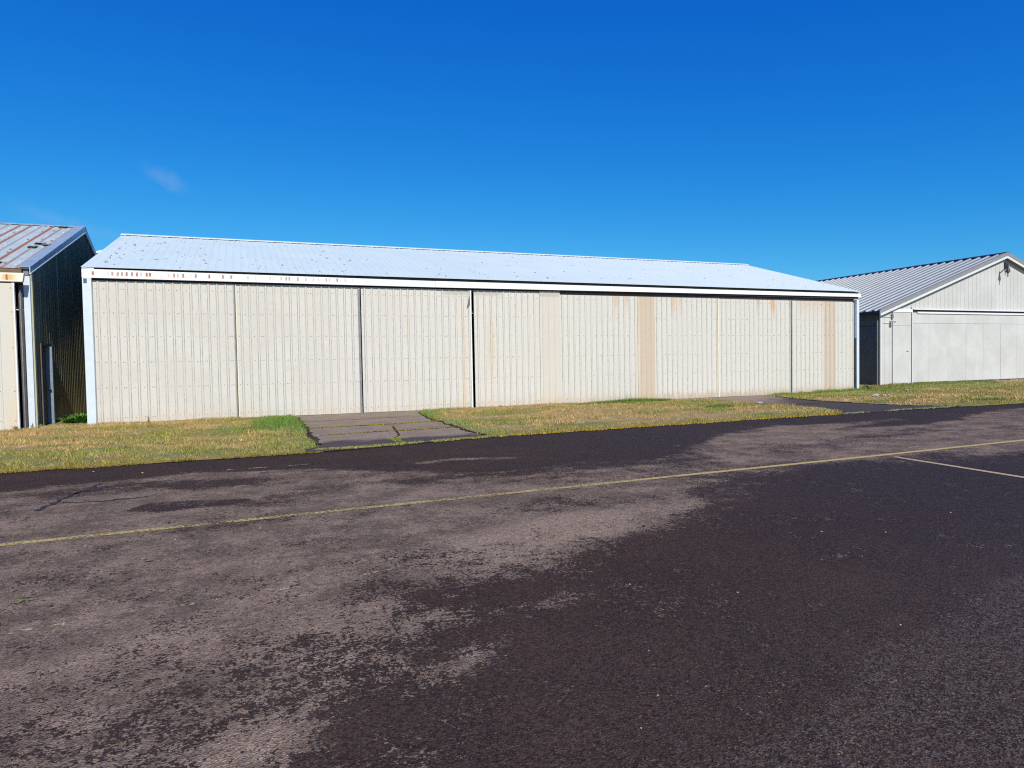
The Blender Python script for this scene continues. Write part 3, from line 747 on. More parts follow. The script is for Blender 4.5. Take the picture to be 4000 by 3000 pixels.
weed(25.5, 21.5, 0, 40, .42, .2, .018, M_leafd, 'tall pale seeding weed in the dark gap between hangars')
weed(30.2, 23.2, 0, 70, .26, .45, .03, M_leafy, 'bushy green weed below the narrow grey door')
weed(7.95, 20.85, 0, 16, .16, .1, .012, M_leafd, 'small dry weed just right of the black door seam')
weed(-1.39, 5.18, 0, 10, .02, .035, .010, M_leaf, 'tiny green weed growing alone on the worn asphalt')

# ------------------------------------------------------------------ stones
def stone(name, x, y, z, r, mat, label, cat='stone', group=None, sq=.6):
    import bmesh
    bm = bmesh.new(); bmesh.ops.create_icosphere(bm, subdivisions=2, radius=r)
    ax, ay = random.uniform(.8, 1.5), random.uniform(.7, 1.1)
    for v in bm.verts:
        k = 1+.25*math.sin(v.co.x*9/r+x*5)*math.cos(v.co.y*7/r+y)+random.uniform(-.12, .12)
        v.co = Vector((v.co.x*ax*k, v.co.y*ay*k, v.co.z*sq*k))
    me = bpy.data.meshes.new(name); bm.to_mesh(me); bm.free(); me.materials.append(mat)
    o = bpy.data.objects.new(name, me); COL.objects.link(o); o.location = (x, y, z+r*sq*.6)
    return tag(o, label, cat, group)
gs = 'pale stones on the verge'
for i, (x, y, r_, lab) in enumerate(((21.0, 17.3, .11, 'largest of the white stones beside the dark driveway'), (21.35, 17.25, .075, None), (21.6, 17.2, .06, None),
                                (21.75, 17.4, .07, None), (22.0, 17.15, .05, None), (22.3, 17.0, .06, None))):
    stone('stone', x, y, .06, r_, M_stonew if i < 2 else M_stone, lab or 'small pale stone in the row beside the dark driveway', 'stone', None if lab else gs)
for x, y in ((25.2, 19.3), (26.0, 19.25), (26.35, 19.3), (26.7, 19.3), (27.1, 19.4)):
    stone('stone', x, y, .07, .07, M_stone, 'small pale stone on the dry bank below the grey hangar', 'stone', 'pale stones on the bank')
stone('stone', 15.82, 17.4, .0, .08, M_stonew, 'white stone at the corner of grass beside the dark driveway', 'stone')
stone('stone', -4.72, 17.0, .03, .045, M_stonew, 'white stone in the grass below the left hangar door', 'stone')
gp = 'loose pebbles on the dark asphalt'
for x, y, r_ in ((4.568, 4.292, .014), (2.361, 3.823, .009), (3.355, 2.609, .009), (1.678, 2.493, .006), (1.463, 2.295, .006), (5.03, 4.05, .01),
                 (2.9, 3.4, .008), (6.2, 4.3, .012), (1.9, 2.9, .006), (2.2, 5.2, .010), (-.6, 6.5, .012), (.1, 6.6, .014), (-1.4, 10.9, .02), (-2.1, 11.4, .014), (7.0, 9.7, .014)):
    stone('pebble', x, y, 0, r_*.7, M_stone, 'tiny loose pebble lying on the asphalt', 'pebble', gp)

# ------------------------------------------------------------------ main hangar
YD = 21.12; HT = 3.94; XL, XR = -3.98, 24.56; YE, ZE = 20.97, 4.28; YRG, ZRG = 28.01, 6.42; YB = 2*YRG-YE
H2 = empty('hangar', (10.3, YD, 0), label='long low cream hangar with eight ribbed sliding doors and pale blue white roof', cat='hangar')
P = .2286
XS = [-3.755, -.178, 3.406, 7.068, 10.335, 13.53, 17.158, 20.79, 24.30]
sl = Vector((0, YRG-YE, ZRG-ZE)); SLL = sl.length; slu = sl.normalized(); sln = Vector((0, -slu.z, slu.y))
m = MB()
m.ribbed((XL, YE, ZE), (1, 0, 0), slu, sln, XR-XL, SLL, P, rh=.013, t=.006)
slb = Vector((0, -(YRG-YE), ZRG-ZE)).normalized(); slbn = Vector((0, slu.z, slu.y))
m.ribbed((XR, YB, ZE), (-1, 0, 0), slb, slbn, XR-XL, SLL, P, rh=.02, t=.006)
roof2 = m.build('roof', M_roof, H2)
m = MB()      # ridge cap: folded strip standing off the ribs
for s_ in (-1, 1):
    y1 = YRG+s_*.24; z1 = ZRG-.24*math.tan(math.asin(slu.z))+.034
    m.hexa([(XL-.02, YRG, ZRG+.034), (XR+.02, YRG, ZRG+.034), (XR+.02, y1, z1), (XL-.02, y1, z1),
            (XL-.02, YRG, ZRG+.05), (XR+.02, YRG, ZRG+.05), (XR+.02, y1, z1+.014), (XL-.02, y1, z1+.014)])
m.build('ridge_cap', M_cap, roof2)
m = MB()      # roof dents, rust spots, lifted washers
for i in range(150):
    u = random.random(); x = XL+.4+(XR-XL-.8)*(u**2.2); t = random.uniform(.05, .93)
    if i % 3 == 0: t = random.uniform(.03, .4)
    c_ = Vector((x, YE, ZE))+slu*SLL*t+sln*.012; r_ = random.choice((.012, .014, .018, .024, .034))*(1 if x < 14 else .8)
    pts = []
    for k in range(7):
        a = 2*math.pi*k/7; pts.append(c_+Vector((1, 0, 0))*math.cos(a)*r_*random.uniform(.7, 1.4)+slu*math.sin(a)*r_*random.uniform(.8, 1.6)+sln*.012)
    m.face(pts)
    for k in range(7): m.face([pts[k], pts[(k+1) % 7], pts[(k+1) % 7]-sln*.02, pts[k]-sln*.02])
m.build('rust_spots', M_spot, roof2, fix=False)
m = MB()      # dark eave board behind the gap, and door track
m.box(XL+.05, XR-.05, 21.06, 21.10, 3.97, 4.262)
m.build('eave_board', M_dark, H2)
m = MB()
m.box(-3.72, 24.28, 21.16, 21.24, 3.86, 3.965)
m.build('door_track', M_purl, H2)
m = MB()      # fascia in three lengths, sagging slightly to the right
for a, b, z0a, z0b, z1a, z1b, yy in ((XL+.01, 5.83, 3.998, 3.985, 4.232, 4.185, 21.0), (5.83, 15.9, 3.985, 4.02, 4.188, 4.185, 20.992), (15.9, XR+.06, 4.02, 4.055, 4.182, 4.188, 21.0)):
    m.hexa([(a, yy, z0a), (b-.003, yy, z0b), (b-.003, 21.05, z0b), (a, 21.05, z0a), (a, yy, z1a), (b-.003, yy, z1b), (b-.003, 21.05, z1b), (a, 21.05, z1a)])
m.build('fascia', M_fascia, H2)
m = MB(); m.box(XL+.02, XL+.30, 20.985, 21.05, 4.235, 4.262); m.build('gutter_end', M_fascia, H2)
def H2z(y): return ZE+(min(y, 2*YRG-y)-YE)*slu.z/slu.y-.012
for nm, xx, U, A in (('side_wall', -3.90, -1, (-3.90, 21.14, 0)), ('side_wall', 24.36, 1, (24.36, 21.14, 0))):
    m = MB(); L = YB-.12-21.14
    m.ribbed(A, (0, 1, 0), (0, 0, 1), (U, 0, 0), L, 0, P, t=.02, Htop=(lambda u: H2z(21.14+u), [YRG-21.14]))
    m.build(nm, M_door, H2)
m = MB(); m.ribbed((24.34, YB-.13, 0), (-1, 0, 0), (0, 0, 1), (0, 1, 0), 28.2, ZE-.03, P, t=.02); m.build('back_wall', M_door, H2)
m = MB(); m.box(-3.85, 24.3, 21.3, YB-.2, -.03, .015); m.build('floor_slab', M_conc, H2)
m = MB()
m.box(-3.955, -3.745, 20.94, 21.12, 0, 3.985); m.build('corner_post', M_white, H2)
m = MB(); m.box(-3.925, -3.845, 20.935, 20.96, 3.84, 3.965); m.build('post_bracket', M_b3c2, H2)
m = MB(); m.box(24.33, 24.47, 20.97, 21.12, 0, 3.93); m.build('corner_post', M_white, H2)
m = MB(); m.box(24.303, 24.328, 21.0, 21.1, 0, 2.3); m.build('post_edge', M_purl, H2)
ROWS = [.18, 1.005, 1.71, 2.42, 3.065, 3.72]
def door(i):
    x0, x1 = XS[i], XS[i+1]
    g0 = {0: .012, 1: .03, 2: .05, 3: .10, 4: .004, 5: .035, 6: .04, 7: .05}[i]      # clear gap on its left
    top = HT if i < 4 else HT-.085-(.0 if i < 6 else .01)
    yy = YD + (0 if i % 2 == 0 else .012)
    d = empty('sliding_door', (x0, yy, 0)); d.parent = H2; d.location = Vector((x0, yy, 0))-wloc(H2)
    zb = .02
    m = MB(); A = x0+g0; L = x1-A-.004
    m.ribbed((A, yy, zb), (1, 0, 0), (0, 0, 1), (0, -1, 0), L, top-zb, P, rw=.080, rt_=.034, rh=.018, t=.04, phase=random.uniform(-.02, .03), ms=2)
    n = int(L/P)
    for k in range(n+1):
        for z_ in ROWS:
            xs_ = [A+.012+k*P] if k else [A+.05]
            if k and k % 3 == 0: xs_ = [A+k*P-.02, A+k*P+.035]
            for xx in xs_:
                if xx > x1-.04 or random.random() < (.06 if i < 3 else .45): continue
                zz = z_+random.uniform(-.008, .008); r_ = random.uniform(.007, .011)
                m.box(xx-r_, xx+r_, yy-.014, yy+.001, zz-r_, zz+r_, 1)
    m.build('panel', [M_door, M_screw, M_ribside], d)
    tr = MB(); nm = None
    if i == 0: tr.box(x1-.035, x1-.004, yy-.034, yy+.02, zb, top-.03); mt = M_galv
    elif i == 1: tr.box(x1-.05, x1+.012, yy-.036, yy+.02, zb, top-.02); mt = M_galv
    elif i == 2: tr.box(x1-.05, x1-.004, yy-.040, yy+.02, zb, top-.02); mt = M_trimw
    elif i == 3: tr = None
    elif i == 4: tr.box(x1-.028, x1-.004, yy-.036, yy+.02, zb, top); mt = M_trimc
    elif i == 5: tr.box(x1-.02, x1+.035, yy-.036, yy+.02, zb, top); mt = M_trimc
    elif i == 6: tr.box(x1-.022, x1-.004, yy-.036, yy+.02, zb, top); mt = M_trimw
    else: tr.box(x1-.026, x1-.004, yy-.036, yy+.02, zb, top-.05); mt = M_trimw
    if tr: tr.build('edge_trim', mt, d)
    if i in (1, 5):
        tr = MB(); tr.box(x0+g0-.02, x0+g0+.004, yy-.034, yy+.02, zb, top-.02); tr.build('edge_trim', M_trimc, d)
    if i == 5:
        tr = MB(); tr.box(x0+.0, x0+.033, yy-.03, yy+.03, zb, top-.01); tr.build('seam_strip', M_brown, d)
    if i == 7:
        tr = MB(); tr.box(x0-.012, x0+.060, yy-.042, yy+.03, zb, top-.01); tr.build('seam_strip', M_dark, d)  # near-black strip standing in for the shade inside the door gap
    if i == 2:      # bent flap of flashing at the top of the black seam
        tr = MB(); a = Vector((x1-.055, yy-.04, top-.16)); b = Vector((x1-.055, yy-.04, top-.50)); c_ = Vector((x1-.16, yy-.10, top-.56))
        tr.face([a, b, c_]); tr.face([a+Vector((0, .003, 0)), c_+Vector((0, .003, 0)), b+Vector((0, .003, 0))]); tr.build('bent_flashing', M_galv, d, fix=False)
    if i == 3:      # overlapping spare sheet
        tr = MB(); tr.ribbed((x1-.78, yy-.03, zb), (1, 0, 0), (0, 0, 1), (0, -1, 0), .775, top+.035-zb, P, rw=.05, rt_=.03, rh=.012, t=.004); tr.build('overlap_sheet', M_door, d)
    if i == 5:
        tr = MB(); tr.ribbed((x0+.036, yy-.03, zb), (1, 0, 0), (0, 0, 1), (0, -1, 0), .70, top-.01-zb, P*.9, rw=.05, rt_=.03, rh=.010, t=.004); tr.build('overlap_sheet', M_door, d)
for i in range(8): door(i)

# ------------------------------------------------------------------ left hangar
XW = -5.07; Y1E, Z1E, Y1R, Z1R = 20.62, 4.15, 27.40, 6.50; Y1B = 2*Y1R-Y1E; X1L = -26.0
H1 = empty('hangar', (-14, 20.9, 0), label='rusty roofed cream hangar at the left edge with dark ribbed side wall', cat='hangar')
s1 = Vector((0, Y1R-Y1E, Z1R-Z1E)); L1 = s1.length; s1u = s1.normalized(); s1n = Vector((0, -s1u.z, s1u.y))
m = MB(); m.ribbed((X1L, Y1E, Z1E), (1, 0, 0), s1u, s1n, XW+.02-X1L, L1, .305, rw=.08, rt_=.045, rh=.022, t=.006, phase=(XW-X1L) % .305-.1)
s1b = Vector((0, -s1u.y, s1u.z)); m.ribbed((XW+.02, Y1B, Z1E), (-1, 0, 0), s1b, Vector((0, s1u.z, s1u.y)), XW+.02-X1L, L1, .305, rw=.08, rt_=.045, rh=.022, t=.006)
k1 = s1u.z/s1u.y      # raised washers and pads, part of the sheet
for k in range(10):
    for j in range(13):
        x = XW-.33-.305*k+random.uniform(-.03, .03); t = (j+.5)/13+random.uniform(-.01, .01)+(k % 2)*.03
        if t > .96 or random.random() < .45: continue
        c_ = Vector((x, Y1E, Z1E))+s1u*L1*t+s1n*.012; ux = Vector((1, 0, 0)); w_ = random.uniform(.03, .05)
        m.hexa([c_-ux*w_-s1u*.02, c_+ux*w_-s1u*.02, c_+ux*w_+s1u*.02, c_-ux*w_+s1u*.02,
                c_-ux*w_*.8-s1u*.012+s1n*.022, c_+ux*w_*.8-s1u*.012+s1n*.022, c_+ux*w_*.8+s1u*.012+s1n*.022, c_-ux*w_*.8+s1u*.012+s1n*.022], 1)
roof1 = m.build('roof', [M_roof1, M_washer], H1)
m = MB()
for s_ in (-1, 1):
    y1 = Y1R+s_*.2; z1 = Z1R-.2*k1+.03
    m.hexa([(X1L, Y1R, Z1R+.03), (XW+.06, Y1R, Z1R+.03), (XW+.06, y1, z1), (X1L, y1, z1), (X1L, Y1R, Z1R+.044), (XW+.06, Y1R, Z1R+.044), (XW+.06, y1, z1+.012), (X1L, y1, z1+.012)])
m.build('ridge_cap', M_flash, roof1)
for (x, t, w_) in ((-5.95, .045, .17), (-5.35, .44, .10), (-5.56, .47, .12), (-5.62, .385, .10), (-5.62, .94, .12)):   # lifted, torn sheet ends
    m = MB(); c_ = Vector((x, Y1E, Z1E))+s1u*L1*t; ux = Vector((1, 0, 0))
    a, b = c_-ux*w_+s1n*.07, c_+ux*w_+s1n*.07; a2, b2 = c_-ux*w_*1.1+s1u*.34+s1n*.027, c_+ux*w_*1.1+s1u*.34+s1n*.027
    m.hexa([a, b, b2, a2, a+s1n*.008, b+s1n*.008, b2+s1n*.008, a2+s1n*.008])
    m.hexa([c_-ux*w_*.95+s1u*.03+s1n*.01, c_+ux*w_*.95+s1u*.03+s1n*.01, c_+ux*w_*.95+s1u*.3+s1n*.01, c_-ux*w_*.95+s1u*.3+s1n*.01,
            c_-ux*w_*.95+s1u*.03+s1n*.05, c_+ux*w_*.95+s1u*.03+s1n*.05, c_+ux*w_*.95+s1u*.3+s1n*.026, c_-ux*w_*.95+s1u*.3+s1n*.026], 1)  # dark wedge standing in for the shade under the flap
    m.build('lifted_sheet', [M_roof1, M_dark], roof1)
# rake flashing: flat on the roof, fascia board down its side, pale drip edge
m = MB()
for (sg, ya, yb) in ((1, Y1E-.02, Y1R), (-1, Y1B+.02, Y1R)):
    za = Z1E-.02*k1; zb_ = Z1R
    o_ = .032
    m.hexa([(XW-.20, ya, za+o_), (XW+.05, ya, za+o_), (XW+.05, yb, zb_+o_), (XW-.20, yb, zb_+o_), (XW-.20, ya, za+o_+.01), (XW+.05, ya, za+o_+.01), (XW+.05, yb, zb_+o_+.01), (XW-.20, yb, zb_+o_+.01)])
m.build('rake_flashing', M_flash, roof1)
m = MB()
for (ya, yb) in ((Y1E-.02, Y1R), (Y1B+.02, Y1R)):
    za = Z1E-.02*k1; zb_ = Z1R
    m.hexa([(XW+.025, ya, za-.115), (XW+.048, ya, za-.115), (XW+.048, yb, zb_-.165), (XW+.025, yb, zb_-.165), (XW+.025, ya, za+.03), (XW+.048, ya, za+.03), (XW+.048, yb, zb_+.03), (XW+.025, yb, zb_+.03)])
m.build('rake_board', M_flash, H1)
m = MB()
for (ya, yb) in ((Y1E-.02, Y1R), (Y1B+.02, Y1R)):
    za = Z1E-.02*k1; zb_ = Z1R
    m.hexa([(XW+.022, ya, za-.145), (XW+.062, ya, za-.145), (XW+.062, yb, zb_-.20), (XW+.022, yb, zb_-.20), (XW+.022, ya, za-.117), (XW+.062, ya, za-.117), (XW+.062, yb, zb_-.168), (XW+.022, yb, zb_-.168)])
m.build('drip_edge', M_white, H1)
def H1z(y): return Z1E+(min(y, 2*Y1R-y)-Y1E)*k1-.03
# side wall with the doorway cut out: strips before, above and after the door
m = MB(); DY0, DY1, DZ = 21.32, 22.28, 2.25
m.ribbed((XW-.01, 20.92, .02), (0, 1, 0), (0, 0, 1), (1, 0, 0), DY0-20.92, 0, P, rw=.07, t=.02, Htop=(lambda u: H1z(20.92+u)-.02, []))
m.ribbed((XW-.01, DY0+.002, DZ), (0, 1, 0), (0, 0, 1), (1, 0, 0), DY1-DY0-.004, 0, P, rw=.07, t=.02, Htop=(lambda u: H1z(DY0+u)-DZ, []))
m.ribbed((XW-.01, DY1, .02), (0, 1, 0), (0, 0, 1), (1, 0, 0), Y1B-.1-DY1, 0, P, rw=.07, t=.02, Htop=(lambda u: H1z(DY1+u)-.02, [Y1R-DY1]))
for z_ in (.9, 1.75, 2.6, 3.4, 4.2):
    for k in range(60):
        y_ = 20.92+.12+k*P
        if DY0-.05 < y_ < DY1+.05 and z_ < DZ: continue
        if y_ < Y1B-.3 and z_+.35 < H1z(y_): m.box(XW-.01, XW+.003, y_-.016, y_+.016, z_-.02, z_+.02, 1)
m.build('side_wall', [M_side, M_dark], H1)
m = MB()
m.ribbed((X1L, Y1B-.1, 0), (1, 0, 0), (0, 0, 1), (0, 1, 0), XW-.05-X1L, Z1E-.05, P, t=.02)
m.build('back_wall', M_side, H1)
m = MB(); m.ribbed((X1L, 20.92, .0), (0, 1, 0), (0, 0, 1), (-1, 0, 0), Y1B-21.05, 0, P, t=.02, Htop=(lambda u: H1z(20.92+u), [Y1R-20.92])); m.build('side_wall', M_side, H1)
sd1 = empty('side_door', (XW, DY0, 0)); sd1.parent = H1; sd1.location = Vector((XW, DY0, 0))-wloc(H1)
m = MB(); m.box(XW-.10, XW-.055, DY0+.06, DY1-.14, .03, DZ-.07); m.build('door_leaf', M_bdoor, sd1)
m = MB(); m.box(XW-.12, XW+.05, DY0, DY0+.05, .0, DZ); m.box(XW-.12, XW+.05, DY0+.052, DY1-.05, DZ-.06, DZ); m.build('door_frame', M_bdoor, sd1)
m = MB(); m.box(XW-.054, XW+.10, DY1-.13, DY1-.005, .02, DZ-.07); m.build('door_jamb', M_jamb, sd1)
m = MB(); m.tube([(XW-.054, DY1-.22, 1.0), (XW+.02, DY1-.22, 1.0)], [.014, .014]); m.tube([(XW+.02, DY1-.22, 1.0), (XW+.035, DY1-.22, 1.0), (XW+.06, DY1-.22, 1.0), (XW+.07, DY1-.22, 1.0)], [.02, .036, .034, .015]); m.build('door_knob', M_lamp, sd1)
# front of the left hangar
m = MB(); m.box(-5.215, XW-.005, 20.72, 20.9, 0, 3.97); m.build('corner_post', M_white, H1)
m = MB(); m.box(XW-.004, XW+.03, 20.80, 20.915, .0, 4.02); m.build('corner_trim', M_olive, H1)
m = MB(); m.box(-5.205, -5.09, 20.70, 20.86, 3.98, 4.13); m.build('post_cap', M_galv, H1)
m = MB(); m.box(-5.30, -5.225, 20.60, 20.72, 0, 3.72); m.build('edge_channel', M_purl, H1)
m = MB(); m.box(-5.262, -5.24, 20.55, 20.60, 0, 3.6); m.build('edge_channel', M_galv, H1)
YD1 = 20.33
for (a, b) in ((-9.1, -5.33), (-12.9, -9.13)):
    d = empty('sliding_door', (a, YD1, 0)); d.parent = H1; d.location = Vector((a, YD1, 0))-wloc(H1)
    m = MB(); m.ribbed((a, YD1, .0), (1, 0, 0), (0, 0, 1), (0, -1, 0), b-a, 3.735, .305, rw=.05, rt_=.03, rh=.014, t=.04, phase=(b-a+.13) % .305)
    for z_ in (.25, 1.0, 2.1, 3.0, 3.6):
        for k in range(8): m.box(b-.07-k*.305, b-.05-k*.305, YD1-.012, YD1, z_, z_+.02, 1)
    m.build('panel', [M_door1, M_screw], d)
    m = MB(); m.box(b-.005, b+.025, YD1-.035, YD1+.045, .0, 3.735); m.build('edge_trim', M_trimw, d)
m = MB(); m.box(-26, -12.95, YD1, YD1+.04, 0, 3.73); m.build('front_wall', M_door1, H1)
m = MB(); m.hexa([(-26, 20.28, 3.775), (-5.12, 20.28, 3.765), (-5.12, 20.40, 3.765), (-26, 20.40, 3.775), (-26, 20.28, 3.985), (-5.085, 20.28, 3.985), (-5.085, 20.40, 3.985), (-26, 20.40, 3.985)]); m.build('fascia', M_fasc1, H1)
m = MB(); m.box(-26, -5.22, 20.62, 20.70, 3.76, 4.13); m.build('eave_board', M_brown, H1)
m = MB(); m.box(-26, XW-.1, 20.95, Y1B-.2, -.03, .012); m.build('floor_slab', M_conc, H1)

# ------------------------------------------------------------------ right hangar
Y3 = 23.6; X3L, X3P, X3R = 28.95, 38.10, 47.25; Z3E, Z3P = 3.70, 6.79; K3 = (Z3P-Z3E)/(X3P-X3L); Y3B = 50.0
H3 = empty('hangar', (X3P, Y3, 0), label='pale grey gabled hangar at the right edge with blue grey standing seam roof', cat='hangar')
n3 = Vector((-K3, 0, 1)).normalized(); d3 = Vector((1, 0, K3)).normalized(); LL3 = Vector((X3P-X3L+.28, 0, (X3P-X3L+.28)*K3)).length
OV = .22; zoff = .075
def slab(m, xa, xb, ya, yb, t0, t1, mi=0):      # sloping slab following the roof plane, both sides via mirror
    za, zb_ = Z3E+(xa-X3L)*K3, Z3E+(xb-X3L)*K3
    m.hexa([(xa, ya, za+t0), (xb, ya, zb_+t0), (xb, yb, zb_+t0), (xa, yb, za+t0), (xa, ya, za+t1), (xb, ya, zb_+t1), (xb, yb, zb_+t1), (xa, yb, za+t1)], mi)
def mslab(m, xa, xb, ya, yb, t0, t1, mi=0):
    slab(m, xa, xb, ya, yb, t0, t1, mi)
    ma, mb_ = 2*X3P-xa, 2*X3P-xb; za, zb_ = Z3E+(xa-X3L)*K3, Z3E+(xb-X3L)*K3
    m.hexa([(mb_, ya, zb_+t0), (ma, ya, za+t0), (ma, yb, za+t0), (mb_, yb, zb_+t0), (mb_, ya, zb_+t1), (ma, ya, za+t1), (ma, yb, za+t1), (mb_, yb, zb_+t1)], mi)
m = MB(); PS = .49
A = Vector((X3L-.28, Y3-OV+.02, Z3E-.28*K3+.10))
m.ribbed(A, (0, 1, 0), d3, n3, Y3B-Y3+OV, LL3, PS, rw=.17, rt_=.10, rh=.065, t=.02, phase=.1)
A = Vector((X3R+.28, Y3B+.02, Z3E-.28*K3+.10))
m.ribbed(A, (0, -1, 0), Vector((-1, 0, K3)), Vector((K3, 0, 1)), Y3B-Y3+OV, LL3, PS, rw=.20, rt_=.13, rh=.075, t=.02)
roof3 = m.build('roof', M_b3r, H3)
m = MB(); mslab(m, X3P-.22, X3P+.0, Y3-OV-.03, Y3B+.04, .165, .185); m.build('ridge_cap', M_b3c, roof3)
m = MB(); mslab(m, X3L-.28, X3P-.005, Y3-OV-.035, Y3-OV+.14, .145, .165); mslab(m, X3L-.28, X3P-.005, Y3-OV-.035, Y3-OV-.005, -.02, .143); m.build('rake_flashing', M_b3f, H3)
m = MB(); mslab(m, X3L-.26, X3P-.004, Y3-OV-.020, Y3-OV+.025, -.155, -.024); m.build('rake_board', M_b3t, H3)
m = MB(); m.box(X3L-.30, X3L-.272, Y3-OV-.04, Y3-OV+.02, Z3E-.26*K3-.14, Z3E-.26*K3+.12); m.build('rake_end', M_b3t, H3)
m = MB(); mslab(m, X3L-.27, X3P-.002, Y3-OV+.03, Y3B, .0, .03); m.build('soffit', M_dark, H3)
m = MB(); m.box(X3L-.30, X3L-.275, Y3-OV+.03, Y3B, Z3E-.28*K3-.03, Z3E-.28*K3+.09); m.build('eave_board', M_b3c, H3)
# front wall with vertical boards above the track, plywood to the left of the narrow door
ZT = 3.83
m = MB(); m.face([(X3L, Y3, ZT), (X3R, Y3, ZT), (X3R, Y3, Z3E), (X3P, Y3, Z3P), (X3L, Y3, Z3E)]) if False else None
def gz(x): return Z3E+(min(x, 2*X3P-x)-X3L)*K3
m = MB(); bw = .305; x = X3L
while x < X3R-.01:
    xb = min(x+bw, X3R); z0 = ZT if (x > 29.7) else .10
    m.hexa([(x+.004, Y3, z0), (xb-.004, Y3, z0), (xb-.004, Y3+.04, z0), (x+.004, Y3+.04, z0),
            (x+.004, Y3, gz(x)), (xb-.004, Y3, gz(xb)), (xb-.004, Y3+.04, gz(xb)), (x+.004, Y3+.04, gz(x))] if not (x < X3P < xb) else
           [(x+.004, Y3, z0), (xb-.004, Y3, z0), (xb-.004, Y3+.04, z0), (x+.004, Y3+.04, z0), (x+.004, Y3, gz(x)), (xb-.004, Y3, gz(x)), (xb-.004, Y3+.04, gz(x)), (x+.004, Y3+.04, gz(x))])
    x += bw
m.hexa([(X3L+.01, Y3+.042, .0), (X3R-.01, Y3+.042, .0), (X3R-.01, Y3+.06, .0), (X3L+.01, Y3+.06, .0), (X3L+.01, Y3+.042, Z3E-.03), (X3R-.01, Y3+.042, Z3E-.03), (X3R-.01, Y3+.06, Z3E-.03), (X3L+.01, Y3+.06, Z3E-.03)])
m.build('front_wall', M_b3, H3)
m = MB(); m.box(X3L-.02, X3L+.06, Y3-.022, Y3+.05, .08, 3.62); m.build('corner_board', M_b3t, H3)
m = MB()
for (z0, z1) in ((.02, 3.0), (3.02, Z3E-.05)): m.box(X3L, X3L+.05, Y3+.07, Y3B-.05, z0, z1)
m.build('side_wall', M_b3s, H3)
m = MB(); m.box(X3R-.05, X3R, Y3+.07, Y3B-.05, 0, Z3E-.05); m.build('side_wall', M_b3s, H3)
m = MB(); m.box(X3L+.06, X3R-.06, Y3B-.1, Y3B-.05, 0, Z3E-.05); m.build('back_wall', M_b3s, H3)
m = MB(); m.box(X3L-.10, X3L-.01, Y3+.10, Y3+.19, .05, 3.5); m.build('downpipe', M_b3s, H3)
m = MB(); m.box(X3L-.03, X3R, Y3-.10, Y3+.3, -.03, .085); m.build('footing', M_conc, H3)
# narrow door
nd = empty('narrow_door', (29.74, Y3, 0)); nd.parent = H3; nd.location = Vector((29.74, Y3, 0))-wloc(H3)
m = MB(); m.box(29.75, 31.03, Y3-.045, Y3-.004, .10, 3.0); m.box(29.75, 31.03, Y3-.045, Y3-.004, 3.008, 3.66); m.build('door_leaf', M_b3, nd)
m = MB(); m.box(29.722, 29.738, Y3-.012, Y3-.004, .12, 3.66); m.build('hinge_strip', M_b3s2, nd)
m = MB(); m.tube([(30.70, Y3-.06, 1.74), (30.82, Y3-.06, 1.72)], [.014, .014]); m.box(30.69, 30.72, Y3-.06, Y3-.044, 1.72, 1.76); m.build('handle', M_galv, nd)
m = MB(); m.box(29.70, 31.08, Y3-.07, Y3-.004, 3.67, 3.83); m.build('header_board', M_b3w, H3)
m = MB(); m.box(31.045, 31.062, Y3-.06, Y3-.004, .10, 3.86); m.build('seam_shadow_strip', M_groove, H3)
m = MB(); m.box(31.066, 31.12, Y3-.075, Y3-.004, .10, 3.95); m.build('door_post', M_b3t, H3)
# wide door of plywood sheets
wd_ = empty('sliding_door', (31.13, Y3, 0)); wd_.parent = H3; wd_.location = Vector((31.13, Y3, 0))-wloc(H3)
js = [31.13, 32.31, 33.74, 35.09, 36.45, 37.86, 39.2, 40.6, 41.9, 43.3, 44.7, 46.2]
m = MB()
for a, b in zip(js[:-1], js[1:]):
    gpx = .012 if a in (35.09, 37.86) else .004
    m.box(a+gpx, b-.002, Y3-.055+random.uniform(0, .004), Y3-.004, .16, 3.118); m.box(a+.002, b-.001, Y3-.052, Y3-.004, 3.128, 3.66)
m.build('panel', M_b3, wd_)
m = MB(); m.box(31.13, 46.2, Y3-.003, Y3+.001, .14, 3.68); m.build('backing', M_groove, wd_)
m = MB(); m.box(31.15, 46.3, Y3-.11, Y3-.004, 3.80, 3.835); m.build('track_cover', M_b3w, H3)
m = MB(); m.box(31.17, 46.3, Y3-.03, Y3-.004, 3.66, 3.795); m.build('track_recess', M_dark, H3)
m = MB(); m.box(31.42, 46.3, Y3-.105, Y3-.06, 3.615, 3.70); m.build('track_rail', M_b3w, H3)
# reddish blocks on the sill
for k, (x, lab) in enumerate(((32.35, 'first'), (33.80, 'second'), (35.15, 'third'), (37.2, 'fourth'), (38.7, 'fifth'))):
    m = MB(); w_ = .26; z0 = .085
    m.hexa([(x-w_, Y3-.34, z0-.06), (x+w_, Y3-.34, z0-.06), (x+w_, Y3-.11, z0-.06), (x-w_, Y3-.11, z0-.06),
            (x-w_*.35, Y3-.28, z0+.07), (x+w_*.55, Y3-.28, z0+.06), (x+w_*.75, Y3-.13, z0+.06), (x-w_*.5, Y3-.13, z0+.075)])
    o = m.build('block', M_rock, None, loc=(x, Y3-.2, z0))
    tag(o, lab+' brown sloping block from the left along the foot of the wide grey door', 'block', 'blocks along the foot of the grey door')
